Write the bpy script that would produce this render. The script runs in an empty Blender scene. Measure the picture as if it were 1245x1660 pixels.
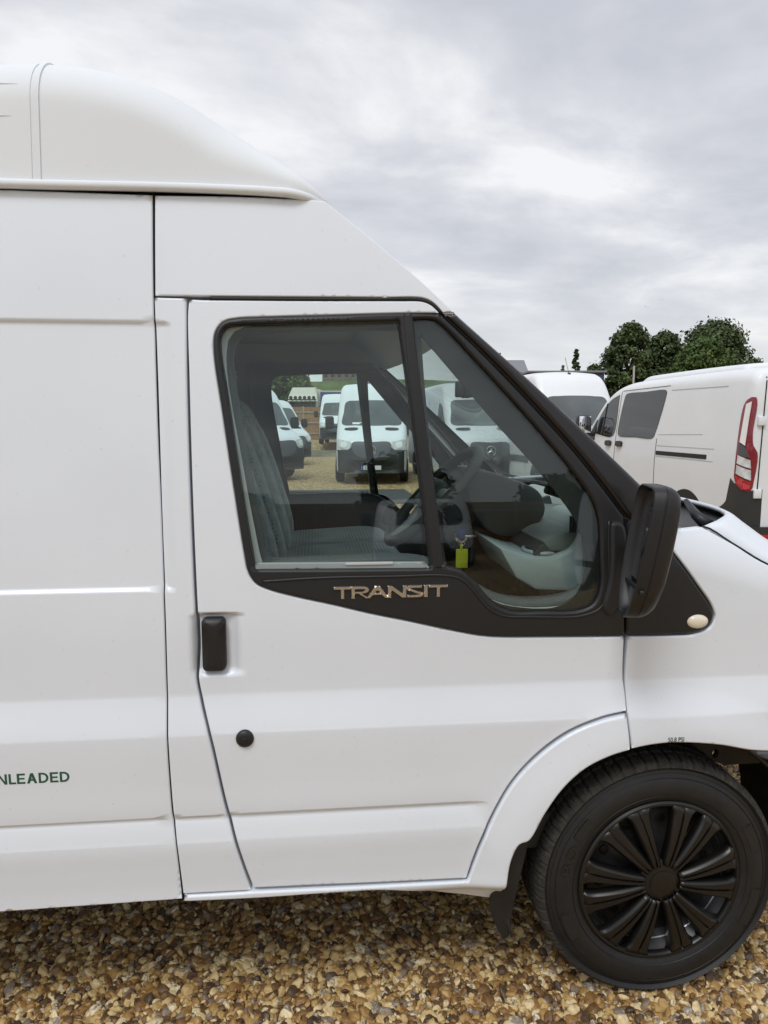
import bpy, bmesh, math, random
import numpy as np
from math import sin, cos, tan, pi, radians, degrees, atan, sqrt
from mathutils import Vector, Matrix
from mathutils.geometry import delaunay_2d_cdt
from mathutils.bvhtree import BVHTree

scene = bpy.context.scene
COL = scene.collection
rng = np.random.default_rng(7)
random.seed(7)

# ------------------------------------------------------------------ camera
F_PX = 1151.0
YAW, PITCH = atan(F_PX / 11700.0), atan(142.0 / F_PX)
CAM = np.array([0.0, -1.65, 1.57])
cam = bpy.data.cameras.new("camera")
cam_o = bpy.data.objects.new("camera", cam)
COL.objects.link(cam_o)
cam.sensor_fit = 'VERTICAL'
cam.sensor_height = 24.0
cam.sensor_width = 18.0
cam.lens = F_PX / 1660.0 * 24.0
cam.clip_start, cam.clip_end = 0.05, 2000.0
cam_o.location = CAM
cam_o.rotation_euler = (pi / 2 - PITCH, 0, -YAW)
scene.camera = cam_o

# ------------------------------------------------------------------ sky, sun, exposure
SUN_EL, SUN_AZ = radians(57), radians(-150)      # azimuth measured from +Y towards +X
w = bpy.data.worlds.new("World")
scene.world = w
w.use_nodes = True
nt = w.node_tree
nt.nodes.clear()
N = nt.nodes.new
Lk = nt.links.new
out = N('ShaderNodeOutputWorld')
bg = N('ShaderNodeBackground'); bg.inputs['Strength'].default_value = 0.1
sky = N('ShaderNodeTexSky'); sky.sky_type = 'NISHITA'; sky.sun_disc = False
sky.sun_elevation = SUN_EL; sky.sun_rotation = SUN_AZ
sky.dust_density = 3.0
tc = N('ShaderNodeTexCoord')
sep = N('ShaderNodeSeparateXYZ'); Lk(tc.outputs['Generated'], sep.inputs[0])
mx = N('ShaderNodeMath'); mx.operation = 'MAXIMUM'; mx.inputs[1].default_value = 0.0; Lk(sep.outputs['Z'], mx.inputs[0])
ad = N('ShaderNodeMath'); ad.operation = 'ADD'; ad.inputs[1].default_value = 0.22; Lk(mx.outputs[0], ad.inputs[0])
dvx = N('ShaderNodeMath'); dvx.operation = 'DIVIDE'; Lk(sep.outputs['X'], dvx.inputs[0]); Lk(ad.outputs[0], dvx.inputs[1])
dvy = N('ShaderNodeMath'); dvy.operation = 'DIVIDE'; Lk(sep.outputs['Y'], dvy.inputs[0]); Lk(ad.outputs[0], dvy.inputs[1])
cmb = N('ShaderNodeCombineXYZ'); Lk(dvx.outputs[0], cmb.inputs['X']); Lk(dvy.outputs[0], cmb.inputs['Y'])
mp = N('ShaderNodeMapping'); mp.inputs['Scale'].default_value = (0.70, 0.95, 1.0); mp.inputs['Location'].default_value = (3.1, 1.7, 0.4)
Lk(cmb.outputs[0], mp.inputs[0])
n1 = N('ShaderNodeTexNoise'); n1.inputs['Scale'].default_value = 2.0; n1.inputs['Detail'].default_value = 8; n1.inputs['Roughness'].default_value = 0.56
n1.inputs['Distortion'].default_value = 0.25
Lk(mp.outputs[0], n1.inputs['Vector'])
cr = N('ShaderNodeValToRGB')
cr.color_ramp.elements[0].position = 0.37; cr.color_ramp.elements[0].color = (0.555, 0.575, 0.63, 1)
cr.color_ramp.elements[1].position = 0.64; cr.color_ramp.elements[1].color = (0.88, 0.885, 0.90, 1)
e = cr.color_ramp.elements.new(0.50); e.color = (0.665, 0.68, 0.725, 1)
Lk(n1.outputs['Fac'], cr.inputs[0])
# paler towards the horizon, as an overcast sky is
hz = N('ShaderNodeMapRange'); hz.inputs['From Min'].default_value = 0.02; hz.inputs['From Max'].default_value = 0.22
hz.inputs['To Min'].default_value = 0.65; hz.inputs['To Max'].default_value = 0.0; Lk(mx.outputs[0], hz.inputs['Value'])
hm = N('ShaderNodeMixRGB'); hm.inputs['Color2'].default_value = (0.84, 0.85, 0.84, 1)
Lk(hz.outputs[0], hm.inputs['Fac']); Lk(cr.outputs[0], hm.inputs['Color1'])
sc10 = N('ShaderNodeVectorMath'); sc10.operation = 'SCALE'; sc10.inputs['Scale'].default_value = 10.0
Lk(hm.outputs[0], sc10.inputs[0])
smx = N('ShaderNodeMixRGB'); smx.inputs['Fac'].default_value = 0.93
Lk(sky.outputs[0], smx.inputs['Color1']); Lk(sc10.outputs[0], smx.inputs['Color2'])
Lk(smx.outputs[0], bg.inputs['Color'])
Lk(bg.outputs[0], out.inputs['Surface'])

sun = bpy.data.lights.new("sun", 'SUN')
sun.energy = 1.55
sun.angle = radians(22)
sun.color = (1.0, 0.988, 0.97)
sun_o = bpy.data.objects.new("sun", sun)
COL.objects.link(sun_o)
sd = Vector((sin(SUN_AZ) * cos(SUN_EL), cos(SUN_AZ) * cos(SUN_EL), sin(SUN_EL)))
sun_o.rotation_euler = sd.to_track_quat('Z', 'Y').to_euler()
sun_o.location = (0, 0, 30)

vs = scene.view_settings
vs.view_transform = 'Standard'; vs.look = 'None'; vs.gamma = 1.0; vs.use_curve_mapping = False
vs.exposure = 0.13
scene.render.engine = 'CYCLES'
scene.cycles.use_denoising = True
scene.cycles.max_bounces = 10
scene.cycles.transparent_max_bounces = 24
scene.cycles.caustics_reflective = False
scene.cycles.caustics_refractive = False

# ------------------------------------------------------------------ materials
MATS = {}
def nodes_of(name):
    m = bpy.data.materials.new(name); m.use_nodes = True
    MATS[name] = m
    return m, m.node_tree, m.node_tree.nodes['Principled BSDF']

def mat(name, col, rough=0.5, metal=0.0, coat=0.0, var=0.0, vscale=6.0, bump=0.0, bscale=200.0, spec=0.5, stretch=None):
    m, t, b = nodes_of(name)
    b.inputs['Base Color'].default_value = (*col, 1)
    b.inputs['Roughness'].default_value = rough
    b.inputs['Metallic'].default_value = metal
    b.inputs['Coat Weight'].default_value = coat
    b.inputs['Coat Roughness'].default_value = 0.06
    b.inputs['Specular IOR Level'].default_value = spec
    c = t.nodes.new('ShaderNodeTexCoord')
    src = c.outputs['Object']
    if stretch:
        mpn = t.nodes.new('ShaderNodeMapping'); mpn.inputs['Scale'].default_value = stretch
        t.links.new(src, mpn.inputs[0]); src = mpn.outputs[0]
    if var:
        n = t.nodes.new('ShaderNodeTexNoise'); n.inputs['Scale'].default_value = vscale; n.inputs['Detail'].default_value = 5
        t.links.new(src, n.inputs['Vector'])
        r = t.nodes.new('ShaderNodeMapRange'); r.inputs['To Min'].default_value = 1 - var; r.inputs['To Max'].default_value = 1 + var
        r.inputs['From Min'].default_value = 0.25; r.inputs['From Max'].default_value = 0.75
        t.links.new(n.outputs['Fac'], r.inputs[0])
        v = t.nodes.new('ShaderNodeVectorMath'); v.operation = 'SCALE'; v.inputs[0].default_value = col
        t.links.new(r.outputs[0], v.inputs['Scale']); t.links.new(v.outputs[0], b.inputs['Base Color'])
    if bump:
        n = t.nodes.new('ShaderNodeTexNoise'); n.inputs['Scale'].default_value = bscale; n.inputs['Detail'].default_value = 3
        t.links.new(src, n.inputs['Vector'])
        bp = t.nodes.new('ShaderNodeBump'); bp.inputs['Strength'].default_value = bump; bp.inputs['Distance'].default_value = 0.002
        t.links.new(n.outputs['Fac'], bp.inputs['Height']); t.links.new(bp.outputs[0], b.inputs['Normal'])
    return m

def glass(name, tint, refl=1.0, dirt=0.0):
    m = bpy.data.materials.new(name); m.use_nodes = True; MATS[name] = m
    t = m.node_tree; t.nodes.clear()
    o = t.nodes.new('ShaderNodeOutputMaterial')
    tr = t.nodes.new('ShaderNodeBsdfTransparent'); tr.inputs[0].default_value = (*tint, 1)
    gl = t.nodes.new('ShaderNodeBsdfGlossy'); gl.inputs['Roughness'].default_value = 0.0; gl.inputs['Color'].default_value = (1, 1, 1, 1)
    ge = t.nodes.new('ShaderNodeNewGeometry')
    dt = t.nodes.new('ShaderNodeVectorMath'); dt.operation = 'DOT_PRODUCT'
    t.links.new(ge.outputs['Incoming'], dt.inputs[0]); t.links.new(ge.outputs['Normal'], dt.inputs[1])
    ab = t.nodes.new('ShaderNodeMath'); ab.operation = 'ABSOLUTE'; t.links.new(dt.outputs['Value'], ab.inputs[0])
    om = t.nodes.new('ShaderNodeMath'); om.operation = 'SUBTRACT'; om.inputs[0].default_value = 1.0; t.links.new(ab.outputs[0], om.inputs[1])
    pw = t.nodes.new('ShaderNodeMath'); pw.operation = 'POWER'; pw.inputs[1].default_value = 5.0; t.links.new(om.outputs[0], pw.inputs[0])
    ml = t.nodes.new('ShaderNodeMath'); ml.operation = 'MULTIPLY_ADD'; ml.inputs[1].default_value = 0.92; ml.inputs[2].default_value = 0.042 * refl; ml.use_clamp = True
    t.links.new(pw.outputs[0], ml.inputs[0])
    mxs = t.nodes.new('ShaderNodeMixShader')
    t.links.new(ml.outputs[0], mxs.inputs[0]); t.links.new(tr.outputs[0], mxs.inputs[1]); t.links.new(gl.outputs[0], mxs.inputs[2])
    t.links.new(mxs.outputs[0], o.inputs[0])
    return m

def white_paint(name, col, grime=True, rough=0.6, coat=0.25):
    m, t, b = nodes_of(name)
    b.inputs['Roughness'].default_value = rough
    b.inputs['Specular IOR Level'].default_value = 0.4
    b.inputs['Coat Weight'].default_value = coat; b.inputs['Coat Roughness'].default_value = 0.12
    c = t.nodes.new('ShaderNodeTexCoord')
    n = t.nodes.new('ShaderNodeTexNoise'); n.inputs['Scale'].default_value = 2.3; n.inputs['Detail'].default_value = 6
    t.links.new(c.outputs['Object'], n.inputs['Vector'])
    r = t.nodes.new('ShaderNodeMapRange'); r.inputs['From Min'].default_value = 0.3; r.inputs['From Max'].default_value = 0.75
    r.inputs['To Min'].default_value = 1.0; r.inputs['To Max'].default_value = 0.955
    t.links.new(n.outputs['Fac'], r.inputs[0])
    v = t.nodes.new('ShaderNodeVectorMath'); v.operation = 'SCALE'; v.inputs[0].default_value = col
    t.links.new(r.outputs[0], v.inputs['Scale'])
    last = v.outputs[0]
    if grime:   # road dust specks that sit on the paint
        n2 = t.nodes.new('ShaderNodeTexNoise'); n2.inputs['Scale'].default_value = 90; n2.inputs['Detail'].default_value = 2
        t.links.new(c.outputs['Object'], n2.inputs['Vector'])
        r2 = t.nodes.new('ShaderNodeMapRange'); r2.inputs['From Min'].default_value = 0.70; r2.inputs['From Max'].default_value = 0.80
        r2.inputs['To Max'].default_value = 0.25
        t.links.new(n2.outputs['Fac'], r2.inputs[0])
        mm = t.nodes.new('ShaderNodeMixRGB'); mm.inputs['Color2'].default_value = (0.42, 0.38, 0.32, 1)
        t.links.new(r2.outputs[0], mm.inputs['Fac']); t.links.new(last, mm.inputs['Color1'])
        last = mm.outputs[0]
    t.links.new(last, b.inputs['Base Color'])
    return m

white_paint('white_paint', (0.735, 0.782, 0.845), coat=0.4)
white_paint('cap_white', (0.74, 0.775, 0.81), rough=0.8, coat=0.0)
white_paint('bg_white', (0.765, 0.795, 0.825), grime=False)
mat('black_trim', (0.0085, 0.009, 0.0105), 0.42, bump=0.25, bscale=900, var=0.12, vscale=4)
mat('black_gloss', (0.008, 0.008, 0.010), 0.12, coat=0.3)
mat('pillar_black', (0.010, 0.009, 0.011), 0.32, coat=0.15, var=0.1)
mat('seal', (0.006, 0.006, 0.006), 0.6)
mat('chrome', (0.62, 0.60, 0.57), 0.22, metal=1.0)
mat('rubber', (0.009, 0.009, 0.0095), 0.55, var=0.3, vscale=30, bump=0.3, bscale=500)
mat('tread_rubber', (0.034, 0.031, 0.026), 0.85, var=0.6, vscale=60, bump=0.5, bscale=300)
mat('cover_black', (0.006, 0.0055, 0.005), 0.36, var=0.25, vscale=12)
mat('rim_steel', (0.035, 0.036, 0.038), 0.38, metal=0.3, var=0.3, vscale=20)
mat('silver_ring', (0.55, 0.55, 0.55), 0.35, metal=1.0)
mat('flap', (0.012, 0.012, 0.013), 0.55, var=0.25, vscale=15)
mat('liner', (0.035, 0.032, 0.028), 0.8, var=0.3, vscale=10)
mat('sticker_black', (0.012, 0.012, 0.012), 0.5)
mat('sticker_green', (0.012, 0.085, 0.045), 0.5)
mat('lamp_cream', (0.78, 0.72, 0.58), 0.25, coat=0.5)
mat('mirror_glass', (0.85, 0.87, 0.9), 0.02, metal=1.0)
mat('gap_paint', (0.55, 0.56, 0.57), 0.5)
mat('dash_skylit', (0.13, 0.15, 0.145), 0.6, bump=0.3, bscale=600)  # dashboard top: skylight and reflection falling on it are put into this lighter colour
mat('trim_grey', (0.085, 0.092, 0.095), 0.6, bump=0.3, bscale=500)
mat('lining', (0.38, 0.38, 0.36), 0.9)
mat('dash_dark', (0.028, 0.032, 0.032), 0.55, bump=0.4, bscale=600)
mat('dash_light', (0.27, 0.31, 0.315), 0.5, bump=0.2, bscale=600)
mat('dash_silver', (0.45, 0.46, 0.46), 0.35)
mat('screen', (0.02, 0.022, 0.025), 0.1)
mat('key_blue', (0.01, 0.03, 0.16), 0.4)
mat('tag_yellow', (0.62, 0.62, 0.03), 0.45)
mat('bumper_grey', (0.07, 0.075, 0.085), 0.5)
mat('bg_dark', (0.022, 0.024, 0.025), 0.5)
mat('bg_glass', (0.02, 0.024, 0.026), 0.04, spec=0.45)
mat('shed_blue', (0.03, 0.04, 0.075), 0.6)
mat('bg_glass_pale', (0.10, 0.115, 0.12), 0.06, spec=0.5, var=0.25, vscale=1.2)
mat('pale_pane', (0.26, 0.34, 0.325), 0.15)
mat('lamp_clear', (0.55, 0.57, 0.58), 0.15, coat=0.6, var=0.25, vscale=14)
mat('lamp_red', (0.42, 0.012, 0.02), 0.2, coat=0.6)
mat('lamp_deep_red', (0.20, 0.01, 0.02), 0.25, coat=0.6)
mat('lamp_white', (0.78, 0.77, 0.76), 0.2, coat=0.6)
mat('plate_white', (0.75, 0.75, 0.73), 0.4)
mat('plate_yellow', (0.80, 0.50, 0.01), 0.4)
mat('plate_blue', (0.01, 0.06, 0.42), 0.4)
mat('seam', (0.10, 0.10, 0.10), 0.7)
mat('wood', (0.30, 0.17, 0.085), 0.75, var=0.3, vscale=4, stretch=(6, 6, 0.6))
mat('post', (0.32, 0.30, 0.27), 0.85, var=0.2)
mat('curtain_blue', (0.022, 0.05, 0.26), 0.5, var=0.1)
mat('cream', (0.56, 0.54, 0.46), 0.4)
mat('brick', (0.16, 0.12, 0.10), 0.9, var=0.2)
mat('roof_grey', (0.20, 0.21, 0.23), 0.7)
mat('grass', (0.075, 0.11, 0.03), 0.95, var=0.4, vscale=0.25)
mat('tarmac', (0.06, 0.06, 0.058), 0.9, var=0.2, vscale=3)
mat('earth', (0.16, 0.14, 0.09), 0.95, var=0.5, vscale=1.5)
mat('bark', (0.05, 0.04, 0.03), 0.9)
mat('bird_grey', (0.08, 0.08, 0.09), 0.8)
glass('cab_glass', (0.915, 0.965, 0.955), 0.68)
glass('screen_glass', (0.915, 0.96, 0.945), 0.8)

def fabric():
    m, t, b = nodes_of('seat_fabric')
    b.inputs['Roughness'].default_value = 0.9
    c = t.nodes.new('ShaderNodeTexCoord')
    mpn = t.nodes.new('ShaderNodeMapping'); mpn.inputs['Scale'].default_value = (75, 75, 75)
    t.links.new(c.outputs['Object'], mpn.inputs[0])
    v = t.nodes.new('ShaderNodeTexVoronoi'); v.inputs['Randomness'].default_value = 0.15; v.inputs['Scale'].default_value = 1.0
    t.links.new(mpn.outputs[0], v.inputs['Vector'])
    r = t.nodes.new('ShaderNodeValToRGB')
    r.color_ramp.elements[0].position = 0.30; r.color_ramp.elements[0].color = (0.13, 0.15, 0.157, 1)
    r.color_ramp.elements[1].position = 0.42; r.color_ramp.elements[1].color = (0.25, 0.28, 0.287, 1)
    t.links.new(v.outputs['Distance'], r.inputs[0]); t.links.new(r.outputs[0], b.inputs['Base Color'])
    return m
fabric()
mat('seat_plain', (0.30, 0.33, 0.335), 0.9, var=0.2, vscale=40)

def leaf_mat(name, a, b_):
    m, t, b = nodes_of(name)
    b.inputs['Roughness'].default_value = 0.7
    b.inputs['Specular IOR Level'].default_value = 0.25
    at_ = t.nodes.new('ShaderNodeAttribute'); at_.attribute_name = 'tone'
    mm = t.nodes.new('ShaderNodeMixRGB'); mm.inputs['Color1'].default_value = (*a, 1); mm.inputs['Color2'].default_value = (*b_, 1)
    t.links.new(at_.outputs['Fac'], mm.inputs['Fac']); t.links.new(mm.outputs[0], b.inputs['Base Color'])
    return m
leaf_mat('leaf_dark', (0.035, 0.055, 0.022), (0.10, 0.14, 0.055))
leaf_mat('leaf_mid', (0.035, 0.065, 0.018), (0.11, 0.17, 0.05))

GRAVEL_STOPS = [(0.0, (0.035, 0.030, 0.026)), (0.16, (0.095, 0.055, 0.025)), (0.34, (0.21, 0.105, 0.032)), (0.50, (0.34, 0.195, 0.060)),
                (0.64, (0.47, 0.315, 0.120)), (0.78, (0.62, 0.465, 0.225)), (0.88, (0.72, 0.60, 0.37)), (0.93, (0.24, 0.22, 0.20)), (1.0, (0.22, 0.14, 0.07))]
def gravel_ramp(t):
    r = t.nodes.new('ShaderNodeValToRGB'); cr_ = r.color_ramp
    cr_.elements[0].position = 0; cr_.elements[0].color = (*GRAVEL_STOPS[0][1], 1)
    cr_.elements[1].position = 1; cr_.elements[1].color = (*GRAVEL_STOPS[-1][1], 1)
    for p, c in GRAVEL_STOPS[1:-1]:
        e_ = cr_.elements.new(p); e_.color = (*c, 1)
    return r
def gravel_mats():
    m, t, b = nodes_of('gravel_ground')
    b.inputs['Roughness'].default_value = 0.85
    c = t.nodes.new('ShaderNodeTexCoord')
    v = t.nodes.new('ShaderNodeTexVoronoi'); v.inputs['Scale'].default_value = 38
    t.links.new(c.outputs['Object'], v.inputs['Vector'])
    sp = t.nodes.new('ShaderNodeSeparateColor'); t.links.new(v.outputs['Color'], sp.inputs[0])
    r = gravel_ramp(t); t.links.new(sp.outputs[0], r.inputs[0])
    n = t.nodes.new('ShaderNodeTexNoise'); n.inputs['Scale'].default_value = 0.45; n.inputs['Detail'].default_value = 4
    t.links.new(c.outputs['Object'], n.inputs['Vector'])
    mr = t.nodes.new('ShaderNodeMapRange'); mr.inputs['To Min'].default_value = 1.0; mr.inputs['To Max'].default_value = 1.35
    t.links.new(n.outputs['Fac'], mr.inputs[0])
    s = t.nodes.new('ShaderNodeVectorMath'); s.operation = 'SCALE'
    t.links.new(r.outputs[0], s.inputs[0]); t.links.new(mr.outputs[0], s.inputs['Scale']); t.links.new(s.outputs[0], b.inputs['Base Color'])
    bp = t.nodes.new('ShaderNodeBump'); bp.inputs['Strength'].default_value = 0.9; bp.inputs['Distance'].default_value = 0.02; bp.invert = True
    t.links.new(v.outputs['Distance'], bp.inputs['Height']); t.links.new(bp.outputs[0], b.inputs['Normal'])
    m, t, b = nodes_of('gravel_stone')
    b.inputs['Roughness'].default_value = 0.5
    a = t.nodes.new('ShaderNodeAttribute'); a.attribute_type = 'INSTANCER'; a.attribute_name = 'tone'
    r = gravel_ramp(t)
    c = t.nodes.new('ShaderNodeTexCoord')
    n = t.nodes.new('ShaderNodeTexNoise'); n.inputs['Scale'].default_value = 1.6; n.inputs['Detail'].default_value = 5
    t.links.new(c.outputs['Object'], n.inputs['Vector'])
    ns = t.nodes.new('ShaderNodeMapRange'); ns.inputs['To Min'].default_value = -0.16; ns.inputs['To Max'].default_value = 0.16
    t.links.new(n.outputs['Fac'], ns.inputs[0])
    ad_ = t.nodes.new('ShaderNodeMath'); ad_.operation = 'ADD'
    t.links.new(a.outputs['Fac'], ad_.inputs[0]); t.links.new(ns.outputs[0], ad_.inputs[1])
    t.links.new(ad_.outputs[0], r.inputs[0]); t.links.new(r.outputs[0], b.inputs['Base Color'])
gravel_mats()

# ------------------------------------------------------------------ object helpers
def tag(o, label, cat, group=None):
    o['label'] = label; o['category'] = cat
    if group: o['group'] = group
    return o
def thing(name, label, cat, loc=(0, 0, 0), rz=0.0, group=None):
    o = bpy.data.objects.new(name, None); COL.objects.link(o)
    o.empty_display_size = 0.2
    o.location = loc; o.rotation_euler = (0, 0, rz)
    return tag(o, label, cat, group)
def structure(o):
    o['kind'] = 'structure'; return o
def mobj(name, verts, faces, m, parent=None, smooth=True):
    me = bpy.data.meshes.new(name)
    me.from_pydata([tuple(map(float, v)) for v in verts], [], [tuple(int(i) for i in f) for f in faces])
    if smooth: me.polygons.foreach_set('use_smooth', [True] * len(me.polygons))
    me.materials.append(MATS[m] if isinstance(m, str) else m)
    o = bpy.data.objects.new(name, me); COL.objects.link(o)
    if parent is not None: o.parent = parent
    return o
def recalc(o):
    bm = bmesh.new(); bm.from_mesh(o.data)
    bmesh.ops.recalc_face_normals(bm, faces=bm.faces); bm.to_mesh(o.data); bm.free(); return o
def autosmooth(o, ang=35):
    me = o.data
    bm = bmesh.new(); bm.from_mesh(me)
    for e_ in bm.edges:
        if len(e_.link_faces) == 2 and e_.calc_face_angle(0) > radians(ang): e_.smooth = False
    bm.to_mesh(me); bm.free(); return o
def box(name, c, s, m, parent=None, bev=0.004, rot=None):
    bm = bmesh.new(); bmesh.ops.create_cube(bm, size=1.0)
    for v in bm.verts: v.co = Vector((v.co.x * s[0], v.co.y * s[1], v.co.z * s[2]))
    if bev: bmesh.ops.bevel(bm, geom=bm.edges[:], offset=min(bev, min(s) * 0.45), segments=2, affect='EDGES', profile=0.5)
    M = Matrix.Translation(c)
    if rot is not None: M = M @ rot
    bm.transform(M)
    me = bpy.data.meshes.new(name); bm.to_mesh(me); bm.free()
    me.polygons.foreach_set('use_smooth', [True] * len(me.polygons))
    me.materials.append(MATS[m])
    o = bpy.data.objects.new(name, me); COL.objects.link(o)
    if parent is not None: o.parent = parent
    return autosmooth(o, 50)
def sbox(name, c, s, m, parent=None, e=0.35, n=16, fn=None):
    """soft cushion-like box (superquadric); fn(p) bends it"""
    V, Fc = [], []
    sg = lambda v, p: math.copysign(abs(v) ** p, v)
    for i in range(n + 1):
        a = -pi / 2 + pi * i / n
        for j in range(2 * n):
            b = 2 * pi * j / (2 * n)
            p = [sg(cos(a), e) * sg(cos(b), e) * s[0] / 2, sg(cos(a), e) * sg(sin(b), e) * s[1] / 2, sg(sin(a), e) * s[2] / 2]
            if fn: p = fn(p)
            V.append((p[0] + c[0], p[1] + c[1], p[2] + c[2]))
    for i in range(n):
        for j in range(2 * n):
            k = (j + 1) % (2 * n)
            Fc.append((i * 2 * n + j, i * 2 * n + k, (i + 1) * 2 * n + k, (i + 1) * 2 * n + j))
    o = mobj(name, V, Fc, m, parent)
    bm = bmesh.new(); bm.from_mesh(o.data); bmesh.ops.remove_doubles(bm, verts=bm.verts, dist=1e-5); bm.to_mesh(o.data); bm.free()
    return o
def tube(name, pts, r, m, parent=None, n=10, closed=False):
    pts = [Vector(p) for p in pts]; V, Fc = [], []
    L = len(pts)
    rr = r if hasattr(r, '__len__') else [r] * L
    for i, p in enumerate(pts):
        if closed: d = pts[(i + 1) % L] - pts[i - 1]
        else: d = pts[min(i + 1, L - 1)] - pts[max(i - 1, 0)]
        d.normalize()
        u = d.cross(Vector((0, 0, 1)))
        if u.length < 1e-3: u = d.cross(Vector((0, 1, 0)))
        u.normalize(); v = d.cross(u)
        for k in range(n):
            a = 2 * pi * k / n
            V.append(p + (u * cos(a) + v * sin(a)) * rr[i])
    for i in range(L if closed else L - 1):
        for k in range(n):
            i2 = (i + 1) % L
            Fc.append((i * n + k, i * n + (k + 1) % n, i2 * n + (k + 1) % n, i2 * n + k))
    if not closed:
        Fc.append(tuple(range(n))[::-1]); Fc.append(tuple(range((L - 1) * n, L * n)))
    return recalc(mobj(name, V, Fc, m, parent))
def lathe(name, prof, m, parent=None, n=64, axis_o=(0, 0, 0)):
    """revolve (r, y) profile about the y axis"""
    V, Fc = [], []
    P = len(prof)
    for j in range(n):
        a = 2 * pi * j / n
        for r, y in prof: V.append((axis_o[0] + r * cos(a), axis_o[1] + y, axis_o[2] + r * sin(a)))
    for j in range(n):
        k = (j + 1) % n
        for i in range(P - 1): Fc.append((j * P + i, j * P + i + 1, k * P + i + 1, k * P + i))
    return autosmooth(recalc(mobj(name, V, Fc, m, parent)), 40)
def prism(name, poly_xz, y0, y1, m, parent=None, bev=0.006):
    """extrude an (x, z) outline from y0 to y1"""
    bm = bmesh.new()
    a = [bm.verts.new((x, y0, z)) for x, z in poly_xz]
    f = bm.faces.new(a)
    r = bmesh.ops.extrude_face_region(bm, geom=[f])
    for v in r['geom']:
        if isinstance(v, bmesh.types.BMVert): v.co.y = y1
    bmesh.ops.recalc_face_normals(bm, faces=bm.faces)
    if bev: bmesh.ops.bevel(bm, geom=bm.edges[:], offset=bev, segments=2, affect='EDGES', profile=0.5)
    me = bpy.data.meshes.new(name); bm.to_mesh(me); bm.free()
    me.polygons.foreach_set('use_smooth', [True] * len(me.polygons))
    me.materials.append(MATS[m])
    o = bpy.data.objects.new(name, me); COL.objects.link(o)
    if parent is not None: o.parent = parent
    return autosmooth(o, 40)
def copy_tree(o, parent=None):
    c = o.copy(); COL.objects.link(c); c.parent = parent
    for ch in list(o.children): copy_tree(ch, c)
    return c

# ------------------------------------------------------------------ survey helpers (image measurements -> metres)
def ray(px, py):
    a, p = YAW, PITCH
    fw = np.array([sin(a) * cos(p), cos(a) * cos(p), -sin(p)])
    r = np.array([cos(a), -sin(a), 0.0]); u = np.cross(r, fw)
    return fw + r * (px - 622.5) / F_PX - u * (py - 830) / F_PX
def at(px, py, y):
    d = ray(px, py); t = (y - CAM[1]) / d[1]
    return CAM + t * d
def gp(px, depth):
    """ground position that lies at column px, depth metres away"""
    r = np.array([cos(YAW), -sin(YAW)]); fw = np.array([sin(YAW), cos(YAW)])
    p = CAM[:2] + fw * depth + r * depth * (px - 622.5) / F_PX
    return float(p[0]), float(p[1])

# ------------------------------------------------------------------ body-side surface of the white van
W = 1.97
def pchip(xs, ys):
    xs, ys = np.array(xs, float), np.array(ys, float)
    h = np.diff(xs); d = np.diff(ys) / h
    m = np.zeros_like(xs)
    for i in range(1, len(xs) - 1):
        if d[i - 1] * d[i] > 0:
            w1, w2 = 2 * h[i] + h[i - 1], h[i] + 2 * h[i - 1]
            m[i] = (w1 + w2) / (w1 / d[i - 1] + w2 / d[i])
    m[0], m[-1] = d[0], d[-1]
    def f(x):
        x = np.clip(np.asarray(x, float), xs[0], xs[-1])
        i = np.clip(np.searchsorted(xs, x) - 1, 0, len(xs) - 2)
        t = (x - xs[i]) / h[i]
        return ((1 + 2 * t) * (1 - t) ** 2 * ys[i] + t * (1 - t) ** 2 * h[i] * m[i] + t * t * (3 - 2 * t) * ys[i + 1] + t * t * (t - 1) * h[i] * m[i + 1])
    return f
S0 = pchip([0.30, 0.36, 0.375, 0.385, 0.395, 0.42, 0.48, 0.545, 0.551, 0.556, 0.602, 0.6065, 0.612, 0.618, 0.70, 0.821, 0.828, 0.834, 0.912, 0.918, 0.925, 1.06, 1.2, 1.35, 1.5, 1.65, 1.8, 1.95, 2.1, 2.3],
           [0.09, 0.055, 0.036, 0.028, 0.025, 0.0245, 0.0205, 0.0160, 0.0160, 0.0168, 0.0258, 0.0275, 0.0275, 0.0215, 0.0185, 0.0150, 0.0152, 0.0165, 0.0352, 0.0364, 0.0368, 0.0362, 0.0405, 0.050, 0.062, 0.077, 0.095, 0.116, 0.142, 0.182])
S_PLAIN = pchip([0.30, 0.36, 0.375, 0.385, 0.395, 0.42, 0.48, 0.55, 0.70, 0.821], [0.09, 0.055, 0.036, 0.028, 0.025, 0.0245, 0.0215, 0.0200, 0.0185, 0.0150])
def sstep(a, b, x):
    t = np.clip((x - a) / (b - a), 0, 1); return t * t * (3 - 2 * t)
def U(px, py, off=0.0):
    y = 0.05
    for _ in range(12):
        p = at(px, py, y); y = float(S0(p[2])) - off
    return p[0], p[2]
XW, _, ZW = at(1072, 1434, 0.05)
ZW = 0.34
R_LIP = math.hypot(U(1085, 1200)[0] - XW, U(1085, 1200)[1] - ZW)
X_REC = U(278, 700)[0]
X_END = U(788, 1292)[0]
HX0, HZ1 = U(322, 993); HX1, HZ0 = U(393, 1096)
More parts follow.
